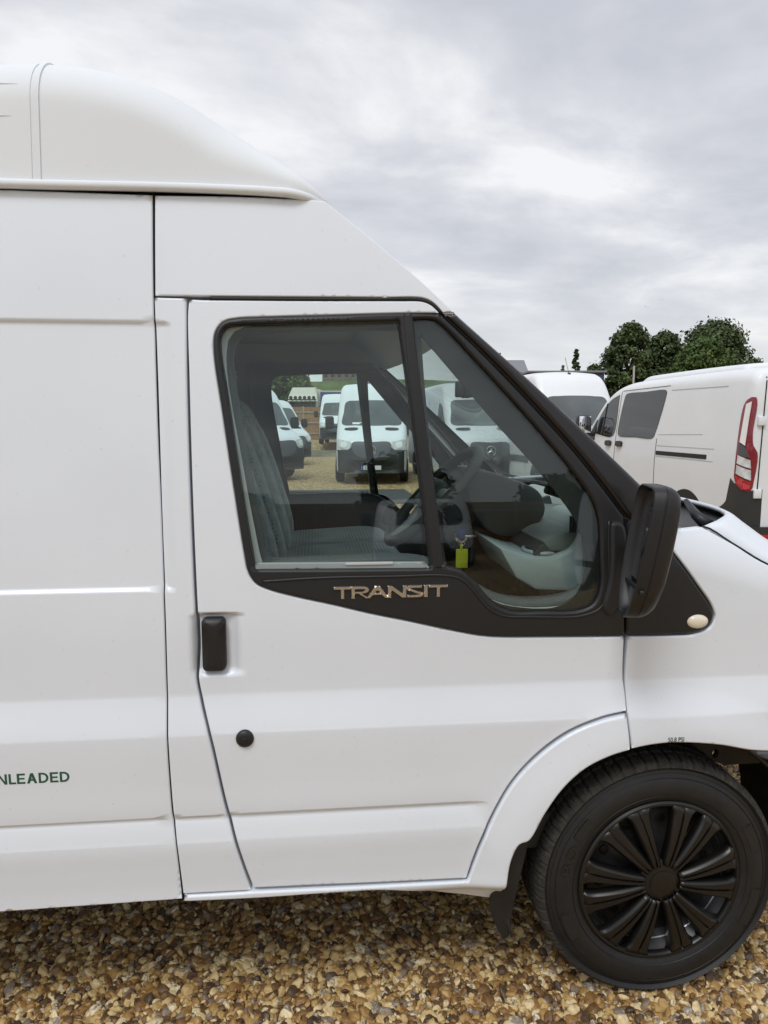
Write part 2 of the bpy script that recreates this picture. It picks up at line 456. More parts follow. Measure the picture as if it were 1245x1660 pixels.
def S(x, z):
    x = np.asarray(x, float); z = np.asarray(z, float)
    y = S0(z)
    # pressed recess of the load-side panel
    rec = sstep(1.176, 1.188, z) * (1 - sstep(1.800, 1.812, z)) * (1 - sstep(X_REC - 0.012, X_REC + 0.004, x))
    y = y + 0.0075 * rec
    # hand recess behind the door handle
    hr = sstep(HX0 - 0.02, HX0, x) * (1 - sstep(HX1 - 0.028, HX1, x)) * sstep(HZ0, HZ0 + 0.02, z) * (1 - sstep(HZ1 - 0.012, HZ1, z))
    y = y + 0.020 * hr
    # the low crease runs out ahead of the arch
    y = y + sstep(X_END - 0.030, X_END, x + 0.25 * (z - 0.61)) * (z < 0.82) * (S_PLAIN(z) - S0(z)) * (x < XW)
    # flare round the wheel
    r = np.hypot(x - XW, z - ZW)
    fl = 1 - sstep(R_LIP + 0.01, R_LIP + 0.14, r)
    y = y - 0.016 * fl
    # shoulder of the wing rolling in to the bonnet
    s_ = np.maximum(0, z - (1.20 - 0.28 * np.maximum(0, x - 0.92))) * sstep(0.80, 0.92, x)
    y = y + 2.6 * s_ ** 2
    # nose tapers in plan
    y = y + 0.55 * np.maximum(0, x - 1.35) ** 2
    return y

def catmull(pts, step=0.012):
    """(x, z[, 1]) control points, closed; a third element marks a sharp corner"""
    n = len(pts); P = [np.array(p[:2], float) for p in pts]; C = [len(p) > 2 for p in pts]
    outp = []
    for i in range(n):
        p1, p2 = P[i], P[(i + 1) % n]
        p0 = P[i - 1] if not C[i] else p1 - (p2 - p1)
        p3 = P[(i + 2) % n] if not C[(i + 1) % n] else p2 + (p2 - p1)
        t0 = 0; t1 = t0 + max(np.linalg.norm(p1 - p0), 1e-6) ** .5; t2 = t1 + max(np.linalg.norm(p2 - p1), 1e-6) ** .5; t3 = t2 + max(np.linalg.norm(p3 - p2), 1e-6) ** .5
        k = max(1, int(np.ceil(np.linalg.norm(p2 - p1) / step)))
        for j in range(k):
            t = t1 + (t2 - t1) * j / k
            A1 = (t1 - t) / (t1 - t0) * p0 + (t - t0) / (t1 - t0) * p1
            A2 = (t2 - t) / (t2 - t1) * p1 + (t - t1) / (t2 - t1) * p2
            A3 = (t3 - t) / (t3 - t2) * p2 + (t - t2) / (t3 - t2) * p3
            B1 = (t2 - t) / (t2 - t0) * A1 + (t - t0) / (t2 - t0) * A2
            B2 = (t3 - t) / (t3 - t1) * A2 + (t - t1) / (t3 - t1) * A3
            outp.append((t2 - t) / (t2 - t1) * B1 + (t - t1) / (t2 - t1) * B2)
    return np.array(outp)
def pxpath(pts, step=0.012, off=0.0):
    return catmull([(*U(p[0], p[1], off), *p[2:]) for p in pts], step)
def rrect(x0, z0, x1, z1, r, n=8):
    P = []
    for cx, cz, a0 in ((x1 - r, z1 - r, 0), (x0 + r, z1 - r, 90), (x0 + r, z0 + r, 180), (x1 - r, z0 + r, 270)):
        for i in range(n + 1):
            a = radians(a0 + 90 * i / n); P.append((cx + r * cos(a), cz + r * sin(a)))
    return np.array(P)
def densify(P, step):
    o = []
    for i in range(len(P)):
        a, b = P[i], P[(i + 1) % len(P)]
        k = max(1, int(np.ceil(np.linalg.norm(b - a) / step)))
        for j in range(k): o.append(a + (b - a) * j / k)
    return np.array(o)
def inside(P, pts):
    x, y = pts[:, 0][:, None], pts[:, 1][:, None]
    a, b = P, np.roll(P, -1, 0)
    c = ((a[:, 1] > y) != (b[:, 1] > y)) & (x < (b[:, 0] - a[:, 0]) * (y - a[:, 1]) / (b[:, 1] - a[:, 1] + 1e-15) + a[:, 0])
    return c.sum(1) % 2 == 1
def dist(polys, pts):
    D = np.full(len(pts), 1e9)
    for P in polys:
        a = P; d = np.roll(P, -1, 0) - P; dd = (d ** 2).sum(1) + 1e-15
        for s in range(0, len(pts), 4000):
            q = pts[s:s + 4000]
            t = np.clip(((q[:, None, :] - a) * d).sum(2) / dd, 0, 1)
            e_ = q[:, None, :] - (a + t[..., None] * d)
            D[s:s + 4000] = np.minimum(D[s:s + 4000], np.sqrt((e_ ** 2).sum(2)).min(1))
    return D
def tri2d(outer, holes, rings, gx, gz, clear):
    polys = [outer] + holes
    pts, edges = [], []
    for P in polys:
        b = len(pts); n = len(P)
        pts += [tuple(p) for p in P]; edges += [(b + i, b + (i + 1) % n) for i in range(n)]
    extra = []
    for P, sgn in [(outer, 1)] + [(h, -1) for h in holes]:
        area = 0.5 * np.sum(P[:, 0] * np.roll(P[:, 1], -1) - np.roll(P[:, 0], -1) * P[:, 1])
        tg = np.roll(P, -1, 0) - np.roll(P, 1, 0); tg /= np.linalg.norm(tg, axis=1)[:, None] + 1e-12
        nrm = np.stack([-tg[:, 1], tg[:, 0]], 1) * np.sign(area) * sgn
        for r in rings: extra.append((P + nrm * r, r))
    lo, hi = outer.min(0), outer.max(0)
    X, Z = np.meshgrid(np.arange(lo[0], hi[0], gx), np.arange(lo[1], hi[1], gz))
    G = np.stack([X.ravel(), Z.ravel()], 1)
    extra.append((G, clear))
    for Q, r in extra:
        ok = inside(outer, Q)
        for h in holes: ok &= ~inside(h, Q)
        Q = Q[ok]
        if len(Q):
            Q = Q[dist(polys, Q) > r * 0.93]
            pts += [tuple(q) for q in Q]
    r = delaunay_2d_cdt([Vector(p) for p in pts], edges, [], 0, 1e-7)
    V = np.array([tuple(v) for v in r[0]]); T = np.array([f for f in r[2] if len(f) == 3])
    cen = V[T].mean(1); ok = inside(outer, cen)
    for h in holes: ok &= ~inside(h, cen)
    T = T[ok]
    a, b, c = V[T[:, 0]], V[T[:, 1]], V[T[:, 2]]
    ar = (b[:, 0] - a[:, 0]) * (c[:, 1] - a[:, 1]) - (b[:, 1] - a[:, 1]) * (c[:, 0] - a[:, 0])
    T = T[abs(ar) > 1e-12]; ar = ar[abs(ar) > 1e-12]
    T[ar < 0] = T[ar < 0][:, ::-1]          # CCW in (x, z) -> faces -y
    return V, T
def panel(name, outer, m, parent=None, holes=(), off=0.0, er=0.005, depth=0.02, gx=0.03, gz=0.01, surf=None, extra=None):
    """pressed sheet on the body-side surface: rounded edge, returned flange"""
    surf = surf or S
    outer = np.asarray(outer, float); holes = [np.asarray(h, float) for h in holes]
    polys = [outer] + holes
    V, T = tri2d(outer, holes, [er * 0.12, er * 0.4, er], gx, gz, er * 1.6)
    def height(Q):
        d = np.minimum(dist(polys, Q), er)
        h = surf(Q[:, 0], Q[:, 1]) - off + er - np.sqrt(np.maximum(er ** 2 - (er - d) ** 2, 0))
        if extra is not None: h = h + extra(Q[:, 0], Q[:, 1])
        return h
    y = height(V)
    eps = 0.0012
    yx = surf(V[:, 0] + eps, V[:, 1]) - surf(V[:, 0] - eps, V[:, 1]); yz = surf(V[:, 0], V[:, 1] + eps) - surf(V[:, 0], V[:, 1] - eps)
    if extra is not None:
        yx = yx + extra(V[:, 0] + eps, V[:, 1]) - extra(V[:, 0] - eps, V[:, 1]); yz = yz + extra(V[:, 0], V[:, 1] + eps) - extra(V[:, 0], V[:, 1] - eps)
    yx /= 2 * eps; yz /= 2 * eps
    # rounding at the edge tilts the normal away from the sheet
    d0 = dist(polys, V); e2 = 0.0004
    gxv = (dist(polys, V + [e2, 0]) - dist(polys, V - [e2, 0])) / (2 * e2); gzv = (dist(polys, V + [0, e2]) - dist(polys, V - [0, e2])) / (2 * e2)
    k = np.clip((er - d0) / er, 0, 0.97); sl = -k / np.sqrt(1 - k * k)
    yx = yx + sl * gxv; yz = yz + sl * gzv
    nv = np.stack([yx, -np.ones_like(yx), yz], 1); nv /= np.linalg.norm(nv, axis=1)[:, None]
    P3 = np.stack([V[:, 0], y, V[:, 1]], 1)
    nF = len(V)
    cnt = {}
    for t in T:
        for a, b in ((t[0], t[1]), (t[1], t[2]), (t[2], t[0])): cnt[(a, b)] = 1
    bnd = [(a, b) for (a, b) in cnt if (b, a) not in cnt]
    verts = P3.tolist(); faces = [tuple(t) for t in T.tolist()]
    idx = {}
    def rimv(i, dy):
        key = (i, dy)
        if key not in idx:
            idx[key] = len(verts); verts.append([P3[i, 0], P3[i, 1] + dy, P3[i, 2]])
        return idx[key]
    for a, b in bnd:
        faces.append((rimv(b, 0.0), rimv(a, 0.0), rimv(a, depth), rimv(b, depth)))
    # back skin
    base = len(verts)
    for p in P3: verts.append([p[0], p[1] + depth, p[2]])
    faces += [(base + t[2], base + t[1], base + t[0]) for t in T.tolist()]
    o = mobj(name, verts, faces, m, parent)
    me = o.data
    ln = np.zeros((len(me.loops), 3), np.float32)
    vi = np.zeros(len(me.loops), np.int32); me.loops.foreach_get('vertex_index', vi)
    sel = vi < nF
    ln[sel] = nv[vi[sel]]
    me.normals_split_custom_set(ln.tolist())
    return o

FONT = None
def text_mesh(txt, bold=0.0, depth=0.01, bevel=0.0):
    cu = bpy.data.curves.new('lettering', 'FONT'); cu.body = txt
    cu.extrude = depth; cu.offset = bold; cu.bevel_depth = bevel; cu.resolution_u = 4
    o = bpy.data.objects.new('lettering', cu); COL.objects.link(o)
    dg = bpy.context.evaluated_depsgraph_get(); dg.update()
    me = bpy.data.meshes.new_from_object(o.evaluated_get(dg))
    bpy.data.objects.remove(o); bpy.data.curves.remove(cu)
    V = np.array([v.co[:] for v in me.vertices]); Fc = [tuple(p.vertices) for p in me.polygons]
    bpy.data.meshes.remove(me)
    return V, Fc
def lettering(name, txt, x0, z0, x1, z1, thick, m, parent, surf=None, off=0.0, bold=0.0, bevel=0.0, slant=0.0, cut=None):
    V, Fc = text_mesh(txt, bold, 0.01, bevel)
    lo, hi = V.min(0), V.max(0)
    u = (V[:, 0] - lo[0]) / (hi[0] - lo[0]); v = (V[:, 1] - lo[1]) / (hi[1] - lo[1]); q = (V[:, 2] - lo[2]) / (hi[2] - lo[2])
    X = x0 + u * (x1 - x0); Z = z0 + v * (z1 - z0) + slant * (u - 0.5)
    Y = (surf or S)(X, Z) - off - q * thick
    return autosmooth(mobj(name, np.stack([X, Y, Z], 1), Fc, m, parent), 30)

def stroke_poly(pts, t):
    """outline of a mitred stroke of half width t along an open polyline"""
    P = np.array(pts, float); n = len(P); Lf, Rt = [], []
    for i in range(n):
        a = P[i] - P[i - 1] if i else P[1] - P[0]; b = P[i + 1] - P[i] if i < n - 1 else a
        a = a / np.linalg.norm(a); b = b / np.linalg.norm(b)
        m_ = np.array([-(a + b)[1], (a + b)[0]]); m_ /= np.linalg.norm(m_) + 1e-9
        k = t / max(0.35, float(m_ @ np.array([-a[1], a[0]])))
        Lf.append(P[i] + m_ * k); Rt.append(P[i] - m_ * k)
    return np.array(Lf + Rt[::-1])
def arc_pts(cx, cy, rx, ry, a0, a1, n=12):
    return [(cx + rx * cos(radians(a0 + (a1 - a0) * i / n)), cy + ry * sin(radians(a0 + (a1 - a0) * i / n))) for i in range(n + 1)]
def glyph(ch, w, t):
    """(outline, holes) in a box w wide, 1 tall, stroke t"""
    if ch == 'T': return [(0, 1 - t), (w / 2 - t / 2, 1 - t), (w / 2 - t / 2, 0), (w / 2 + t / 2, 0), (w / 2 + t / 2, 1 - t), (w, 1 - t), (w, 1), (0, 1)], []
    if ch == 'I': return [(0, 0), (t, 0), (t, 1), (0, 1)], []
    if ch == 'L': return [(0, 0), (w, 0), (w, t), (t, t), (t, 1), (0, 1)], []
    if ch == 'E': return [(0, 0), (w, 0), (w, t), (t, t), (t, .5 - t * .45), (w * .92, .5 - t * .45), (w * .92, .5 + t * .45), (t, .5 + t * .45), (t, 1 - t), (w, 1 - t), (w, 1), (0, 1)], []
    if ch == 'N': return [(0, 0), (t, 0), (t, 1 - 1.5 * t), (w - t * 1.15, 0), (w, 0), (w, 1), (w - t, 1), (w - t, 1.5 * t), (t * 1.15, 1), (0, 1)], []
    if ch == 'A':
        k = t * 1.12
        return [(0, 0), (k, 0), (w * .5 * .26 + k, .26), (w - w * .5 * .26 - k, .26), (w - k, 0), (w, 0), (w / 2 + k * .55, 1), (w / 2 - k * .55, 1)], [[(w * .5 * .40 + k, .26 + t * .85), (w - w * .5 * .40 - k, .26 + t * .85), (w / 2, 1 - t * 1.5)]]
    if ch == 'D':
        return [(0, 0)] + arc_pts(w - .48, .48, .48, .48, -90, 0, 8) + arc_pts(w - .48, .52, .48, .48, 0, 90, 8) + [(0, 1)], [[(t, t)] + arc_pts(w - .48, .48, .48 - t, .48 - t, -90, 0, 8) + arc_pts(w - .48, .52, .48 - t, .48 - t, 0, 90, 8) + [(t, 1 - t)]]
    if ch == 'U': return stroke_poly([(t / 2, 1), (t / 2, .38)] + arc_pts(w / 2, .36, w / 2 - t / 2, .36 - t / 2, 180, 360, 14) + [(w - t / 2, .38), (w - t / 2, 1)], t / 2).tolist(), []
    if ch == 'S': return stroke_poly([(w * .96, 1 - t / 2), (w * .55, 1 - t / 2)] + arc_pts(w * .30, .745, w * .24, .255 - t / 2, 90, 262, 10) + arc_pts(w * .68, .26, w * .26, .26 - t / 2, 82, -90, 10) + [(w * .45, t / 2), (w * .02, t / 2)], t / 2).tolist(), []
    if ch == 'R':
        return ([(0, 0), (t, 0), (t, .40), (w * .36, .40), (w - t * 1.25, 0), (w, 0), (w * .36 + t * 1.0, .41)] + arc_pts(w * .62, .705, w * .30, .295, -80, 90, 10) + [(0, 1)],
                [[(t, .40 + t * .8), (w * .58, .40 + t * .8)] + arc_pts(w * .60, .70, w * .30 - t, .30 - t, -70, 90, 8) + [(t, 1 - t)]])
def glyph_line(name, items, x0, z0, x1, z1, thick, m, parent, off, er):
    """items: (char, left, width) in units of the letter height box; one raised part for the whole word"""
    tot = max(a + w for _, a, w, _ in items)
    V, Fc = [], []
    for ch, a, w, t in items:
        o_, h_ = glyph(ch, w, t)
        f = lambda l: np.array([(x0 + (p[0] + a) / tot * (x1 - x0), z0 + p[1] * (z1 - z0)) for p in l])
        po, ph = densify(f(o_), 0.004), [densify(f(h), 0.004) for h in h_]
        V2, T = tri2d(po, ph, [er], 0.006, 0.006, er * 1.5)
        d = np.minimum(dist([po] + ph, V2), er)
        y = S(V2[:, 0], V2[:, 1]) - off - thick * np.where(d >= er * 0.9, 1.0, 0.45)
        b0 = len(V); n = len(V2)
        V += np.stack([V2[:, 0], y, V2[:, 1]], 1).tolist(); V += np.stack([V2[:, 0], S(V2[:, 0], V2[:, 1]) - off + 0.0002, V2[:, 1]], 1).tolist()
        cnt = set()
        for q_ in T.tolist():
            Fc.append(tuple(b0 + i for i in q_))
            cnt |= {(q_[0], q_[1]), (q_[1], q_[2]), (q_[2], q_[0])}
        Fc += [(b0 + b, b0 + a_, b0 + n + a_, b0 + n + b) for a_, b in cnt if (b, a_) not in cnt]
    return autosmooth(mobj(name, V, Fc, m, parent), 20)
# ------------------------------------------------------------------ ground
def sheet(name, x0, y0, x1, y1, z, m):
    return structure(mobj(name, [(x0, y0, z), (x1, y0, z), (x1, y1, z), (x0, y1, z)], [(0, 1, 2, 3)], m, None, False))
sheet('ground', -700, -700, 700, 900, -0.012, 'gravel_ground')

def make_gravel():
    x0, x1, y0, y1 = -1.55, 2.35, -0.55, 2.35
    n = 150000
    X = rng.uniform(x0, x1, n); Y = rng.uniform(y0, y1, n)
    sz = np.clip(rng.lognormal(math.log(0.0083), 0.38, n), 0.0035, 0.018)
    lay = rng.uniform(0, 1, n)
    Z = -0.010 + 0.014 * lay - 0.3 * sz
    me = bpy.data.meshes.new('gravel')
    me.from_pydata(np.stack([X, Y, Z], 1).tolist(), [], [])
    rot = np.stack([rng.normal(0, 0.55, n), rng.normal(0, 0.55, n), rng.uniform(0, 2 * pi, n)], 1)
    scl = np.stack([sz * rng.uniform(0.95, 1.5, n), sz * rng.uniform(0.75, 1.1, n), sz * rng.uniform(0.45, 0.85, n)], 1)
    for nm, arr in (('rot', rot), ('scl', scl)):
        a = me.attributes.new(nm, 'FLOAT_VECTOR', 'POINT'); a.data.foreach_set('vector', arr.astype(np.float32).ravel())
    a = me.attributes.new('tone', 'FLOAT', 'POINT'); a.data.foreach_set('value', (0.06 + 0.94 * rng.beta(1.15, 1.05, n)).astype(np.float32))
    a = me.attributes.new('pick', 'INT', 'POINT'); a.data.foreach_set('value', rng.integers(0, 8, n).astype(np.int32))
    o = bpy.data.objects.new('gravel', me); COL.objects.link(o)
    o['kind'] = 'stuff'; o['label'] = 'loose brown and buff flint gravel beneath and around the van'; o['category'] = 'gravel'
    g = bpy.data.node_groups.new('gravel_scatter', 'GeometryNodeTree')
    g.interface.new_socket('Geometry', in_out='INPUT', socket_type='NodeSocketGeometry')
    g.interface.new_socket('Geometry', in_out='OUTPUT', socket_type='NodeSocketGeometry')
    nn, ll = g.nodes.new, g.links.new
    gi, go = nn('NodeGroupInput'), nn('NodeGroupOutput')
    join = nn('GeometryNodeJoinGeometry')
    for k in range(8):
        ico = nn('GeometryNodeMeshIcoSphere'); ico.inputs['Radius'].default_value = 1.0; ico.inputs['Subdivisions'].default_value = 4 if k % 2 else 3
        sp = nn('GeometryNodeSetPosition')
        pos = nn('GeometryNodeInputPosition')
        vo = nn('ShaderNodeTexVoronoi'); vo.voronoi_dimensions = '4D'; vo.feature = 'SMOOTH_F1'; vo.inputs['W'].default_value = k * 3.7 + 1; vo.inputs['Scale'].default_value = 0.85
        vo.inputs['Smoothness'].default_value = 0.25
        no = nn('ShaderNodeTexNoise'); no.noise_dimensions = '4D'; no.inputs['W'].default_value = k * 5.1; no.inputs['Scale'].default_value = 1.1; no.inputs['Detail'].default_value = 3
        ll(pos.outputs[0], vo.inputs['Vector']); ll(pos.outputs[0], no.inputs['Vector'])
        a1 = nn('ShaderNodeMath'); a1.operation = 'MULTIPLY_ADD'; a1.inputs[1].default_value = 0.55; a1.inputs[2].default_value = 0.45
        ll(vo.outputs['Distance'], a1.inputs[0])
        a2 = nn('ShaderNodeMath'); a2.operation = 'MULTIPLY_ADD'; a2.inputs[1].default_value = 0.7
        ll(no.outputs['Fac'], a2.inputs[0]); ll(a1.outputs[0], a2.inputs[2])
        mv = nn('ShaderNodeVectorMath'); mv.operation = 'SCALE'
        ll(pos.outputs[0], mv.inputs[0]); ll(a2.outputs[0], mv.inputs['Scale'])
        ll(ico.outputs['Mesh'], sp.inputs['Geometry']); ll(mv.outputs[0], sp.inputs['Position'])
        ss = nn('GeometryNodeSetShadeSmooth'); ss.inputs['Shade Smooth'].default_value = bool(k % 2); ll(sp.outputs[0], ss.inputs[0])
        sm = nn('GeometryNodeSetMaterial'); sm.inputs['Material'].default_value = MATS['gravel_stone']; ll(ss.outputs[0], sm.inputs[0])
        ti = nn('GeometryNodeGeometryToInstance'); ll(sm.outputs[0], ti.inputs[0])
        ll(ti.outputs[0], join.inputs[0])
    ip = nn('GeometryNodeInstanceOnPoints'); ip.inputs['Pick Instance'].default_value = True
    def attr(nm, ty):
        q = nn('GeometryNodeInputNamedAttribute'); q.data_type = ty; q.inputs['Name'].default_value = nm
        return q.outputs[0]
    ll(gi.outputs[0], ip.inputs['Points']); ll(join.outputs[0], ip.inputs['Instance'])
    ll(attr('pick', 'INT'), ip.inputs['Instance Index'])
    e2r = nn('FunctionNodeEulerToRotation'); ll(attr('rot', 'FLOAT_VECTOR'), e2r.inputs[0]); ll(e2r.outputs[0], ip.inputs['Rotation'])
    ll(attr('scl', 'FLOAT_VECTOR'), ip.inputs['Scale'])
    ll(ip.outputs[0], go.inputs[0])
    md = o.modifiers.new('scatter', 'NODES'); md.node_group = g
    return o
make_gravel()

# ------------------------------------------------------------------ the white high-roof van
VAN = thing('panel_van', 'white high-roof panel van with black door trim and black wheel cover, closest on the gravel', 'van', (0, 0, 0))
MIRROR = []                       # side parts to repeat on the far side
def side(o): MIRROR.append(o); return o

# door outline pieces (image measurements)
PILLAR_LINE = [(714, 509, 1), (780, 572), (860, 655), (940, 744), (1012, 838, 1)]
TRIM_LOW = [(1013, 1031, 1), (900, 1033), (790, 1032), (740, 1024), (660, 1007), (600, 995), (540, 981), (480, 968), (438, 957), (414, 946), (402, 928), (396, 900), (380, 800), (362, 680), (346, 565), (349, 537), (362, 521), (385, 515.5), (430, 513.5), (540, 510.5), (650, 507.5)]
ARCH_LINE = [(1015, 1152, 1), (975, 1162), (930, 1180), (893, 1203), (855, 1236), (826, 1270), (800, 1312), (776, 1368), (756, 1424, 1)]
DOOR_LEFT = [(411, 1440, 1), (396, 1400), (369, 1308), (344, 1200), (329, 1135), (322, 1098), (323, 1050), (321, 1000), (319, 960), (313, 820), (307, 620), (305, 500), (308, 487)]
door_out = pxpath([(330, 486.5), (480, 487.5), (650, 488), (686, 489), (701, 496), (712, 507, 1)] + [(p[0], p[1], *p[2:]) for p in TRIM_LOW[::-1][:-1]]
                  + [(1012, 1032.5, 1), (1010, 1092), (1014, 1128)] + ARCH_LINE + [(640, 1430), (520, 1435)] + DOOR_LEFT)
DOOR = side(panel('front_door', door_out, 'white_paint', VAN, er=0.0045, depth=0.018, gx=0.025, gz=0.005))

WIN = [(357, 560), (359, 541), (368, 530), (386, 527), (450, 525.5), (560, 523), (646, 521, 1), (664, 655), (683, 800), (698, 921, 1), (560, 922.5), (414, 923, 1), (400, 840), (385, 745), (369, 640)]
QUARTER = [(667, 518, 1), (700, 517.5), (713, 524), (780, 594), (860, 682), (925, 760), (958, 806), (970, 840), (973, 900), (973, 952), (962, 978), (938, 989), (880, 991), (826, 990), (795, 975), (764, 938), (745, 924), (720, 918, 1), (702, 790), (684, 650)]
win_xz, qtr_xz = pxpath(WIN, off=-0.004), pxpath(QUARTER, off=-0.004)
trim_out = pxpath(PILLAR_LINE + TRIM_LOW, off=0.004)
TRIM = side(panel('window_surround', trim_out, 'black_trim', DOOR, holes=[win_xz, qtr_xz], off=0.004, er=0.007, depth=0.030, gx=0.02, gz=0.012))
def grow(P, d):
    area = 0.5 * np.sum(P[:, 0] * np.roll(P[:, 1], -1) - np.roll(P[:, 0], -1) * P[:, 1])
    tg = np.roll(P, -1, 0) - np.roll(P, 1, 0); tg /= np.linalg.norm(tg, axis=1)[:, None] + 1e-12
    return P - np.stack([-tg[:, 1], tg[:, 0]], 1) * np.sign(area) * d
side(panel('door_glass', grow(win_xz, 0.006), 'cab_glass', DOOR, off=-0.012, er=0.001, depth=0.004, gx=0.03, gz=0.02))
side(panel('quarter_glass', grow(qtr_xz, 0.006), 'cab_glass', DOOR, off=-0.009, er=0.001, depth=0.004, gx=0.03, gz=0.02))
# printed black border inside the quarter glass
frit_in = pxpath([(683, 545, 1), (730, 600), (800, 682), (860, 748), (905, 803), (932, 842), (946, 880), (948, 925), (936, 962), (905, 984), (840, 985), (800, 974), (770, 942), (748, 927), (724, 922, 1), (706, 790), (690, 640)], off=-0.014)
side(panel('glass_border', grow(qtr_xz, 0.004), 'seal', DOOR, holes=[frit_in], off=-0.0165, er=0.0008, depth=0.003, gx=0.03, gz=0.02))
# raised lip lines on the surround
def ridge(name, pts, r, m, parent, off=0.0, surf=None):
    P = []
    c = [(*U(*p[:2], off), *p[2:]) for p in pts]
    end = np.array(c[-1][:2], float)
    q = catmull([(*c[0][:2], 1)] + c[1:-1] + [(*end, 1)], 0.012)
    i = int(np.argmin(np.linalg.norm(q - end, axis=1)))
    L = [(x, float((surf or S)(x, z)) - off, z) for x, z in q[:i + 1]]
    return tube(name, L, r, m, parent, n=8)
side(ridge('moulding_line', [(425, 943, 1), (520, 937), (640, 934.5), (720, 933), (745, 938), (765, 955), (790, 985), (815, 998), (860, 1000), (945, 998), (975, 984), (986, 955), (987, 880), (987, 845, 1)], 0.0035, 'black_trim', TRIM, off=0.0035))
# rubber strip at foot of the sliding glass and pull rail
side(panel('glass_wiper_strip', pxpath([(412, 914, 1), (690, 912, 1), (697, 922, 1), (414, 924, 1)]), 'dash_light', DOOR, off=-0.006, er=0.002, depth=0.01, gx=0.05, gz=0.01))
gl = rrect(*U(560, 917.5), *U(638, 911.5), 0.003)
side(panel('glass_pull', gl, 'dash_silver', DOOR, off=-0.003, er=0.002, depth=0.006, gx=0.03, gz=0.01))
# divider bar in front of the two panes
side(panel('window_divider', pxpath([(652, 509, 1), (668, 508, 1), (686, 650), (704, 790), (720, 920, 1), (701, 922, 1), (685, 800), (666, 650)]), 'black_trim', TRIM, off=0.0065, er=0.006, depth=0.02, gx=0.02, gz=0.02))

# handle, lock cap
hx0, hz1 = U(326, 1003); hx1, hz0 = U(367, 1087)
side(panel('door_handle', rrect(hx0, hz0, hx1, hz1, 0.012), 'black_trim', DOOR, off=0.0, er=0.010, depth=0.03, gx=0.01, gz=0.01, surf=lambda x, z: S0(z) - 0.012 + 0.9 * (x - (hx0 + hx1) / 2) ** 2 * 4))
cx, cz = U(397, 1197)
cap = lathe('lock_cap', [(0.0, -0.010), (0.010, -0.0095), (0.018, -0.007), (0.0215, -0.003), (0.022, 0.004)], 'black_trim', DOOR, 40, (cx, float(S(cx, cz)), cz)); side(cap)
lathe('lock_dimple', [(0.0, -0.0105), (0.003, -0.0112), (0.0045, -0.0098)], 'seal', cap, 20, (cx, float(S(cx, cz)), cz))
# raised badge
x0, z0 = U(541, 971.5, 0.006); x1, z1 = U(726, 947, 0.006)
bw = [('T', 0.0, 1.12, .25), ('R', 1.10, 1.26, .25), ('A', 2.02, 1.52, .25), ('N', 3.42, 1.22, .25), ('S', 4.66, 1.02, .24), ('I', 5.74, .27, .27), ('T', 6.06, 1.25, .25)]
glyph_line('name_badge', bw, x0, z0, x1, z1, 0.0045, 'chrome', DOOR, 0.0042, 0.0011)

# door top seal
side(ridge('door_seal', [(340, 484, 1), (450, 485), (600, 485.5), (680, 486), (699, 492), (712, 503), (716, 508, 1)], 0.0042, 'seal', VAN, off=-0.003))

# pillar strip behind the door
strip = pxpath([(250, 482, 1), (301.5, 483.5, 1), (302.5, 620), (308.3, 820), (314, 960), (316, 1000), (318, 1050), (317.5, 1098), (324.5, 1138), (339.5, 1202), (364.5, 1310), (391.5, 1402), (406.5, 1444, 1), (350, 1447), (297, 1450, 1), (288, 1380), (281, 1318), (272, 1140), (268, 1000), (261, 820), (255.5, 640)])
side(panel('door_pillar', strip, 'white_paint', VAN, er=0.005, depth=0.02, gx=0.02, gz=0.006))

# load-side panel
xr = -3.0
def edge_px(l): return [(*U(*p), ) for p in l]
rear_edge = [(*U(246.5, 316), 1), U(248, 480), U(250, 560), U(255, 720), U(259.5, 820), U(266, 1000), U(270, 1140), U(278.5, 1318), U(286, 1380), (*U(294.5, 1458), 1)]
zt_, zb_ = U(200, 303)[1], 0.375
side_out = catmull([(xr, zt_, 1)] + [rear_edge[0]] + rear_edge[1:] + [(xr, zb_, 1)], 0.02)
SIDE = side(panel('load_side_panel', side_out, 'white_paint', VAN, er=0.004, depth=0.02, gx=0.05, gz=0.005))

# panel above the door
hdr = pxpath([(251, 316.5, 1), (400, 319), (526, 325, 1), (600, 385), (680, 453), (737, 506, 1), (717, 506, 1), (704, 492), (688, 483.5), (620, 482), (480, 481), (345, 480), (251.5, 479, 1)])
side(panel('cab_side_panel', hdr, 'white_paint', VAN, er=0.004, depth=0.02, gx=0.03, gz=0.02))

# sill with the rear of the wheel arch
sill = pxpath([(299, 1451.5, 1), (350, 1449), (412, 1445, 1), (580, 1437), (758, 1428, 1), (780, 1370), (804, 1314), (830, 1272), (859, 1239), (897, 1207), (933, 1184.5), (977, 1167), (1014, 1157.5, 1), (1017, 1211, 1), (985, 1221), (945, 1241), (910, 1272), (880, 1312), (855, 1358), (840, 1364), (826, 1390), (806, 1450, 1), (740, 1448), (640, 1443), (540, 1447), (420, 1455), (299, 1461, 1)])
SILL = side(panel('sill_and_arch', sill, 'white_paint', VAN, er=0.006, depth=0.03, gx=0.015, gz=0.008, off=0.004))

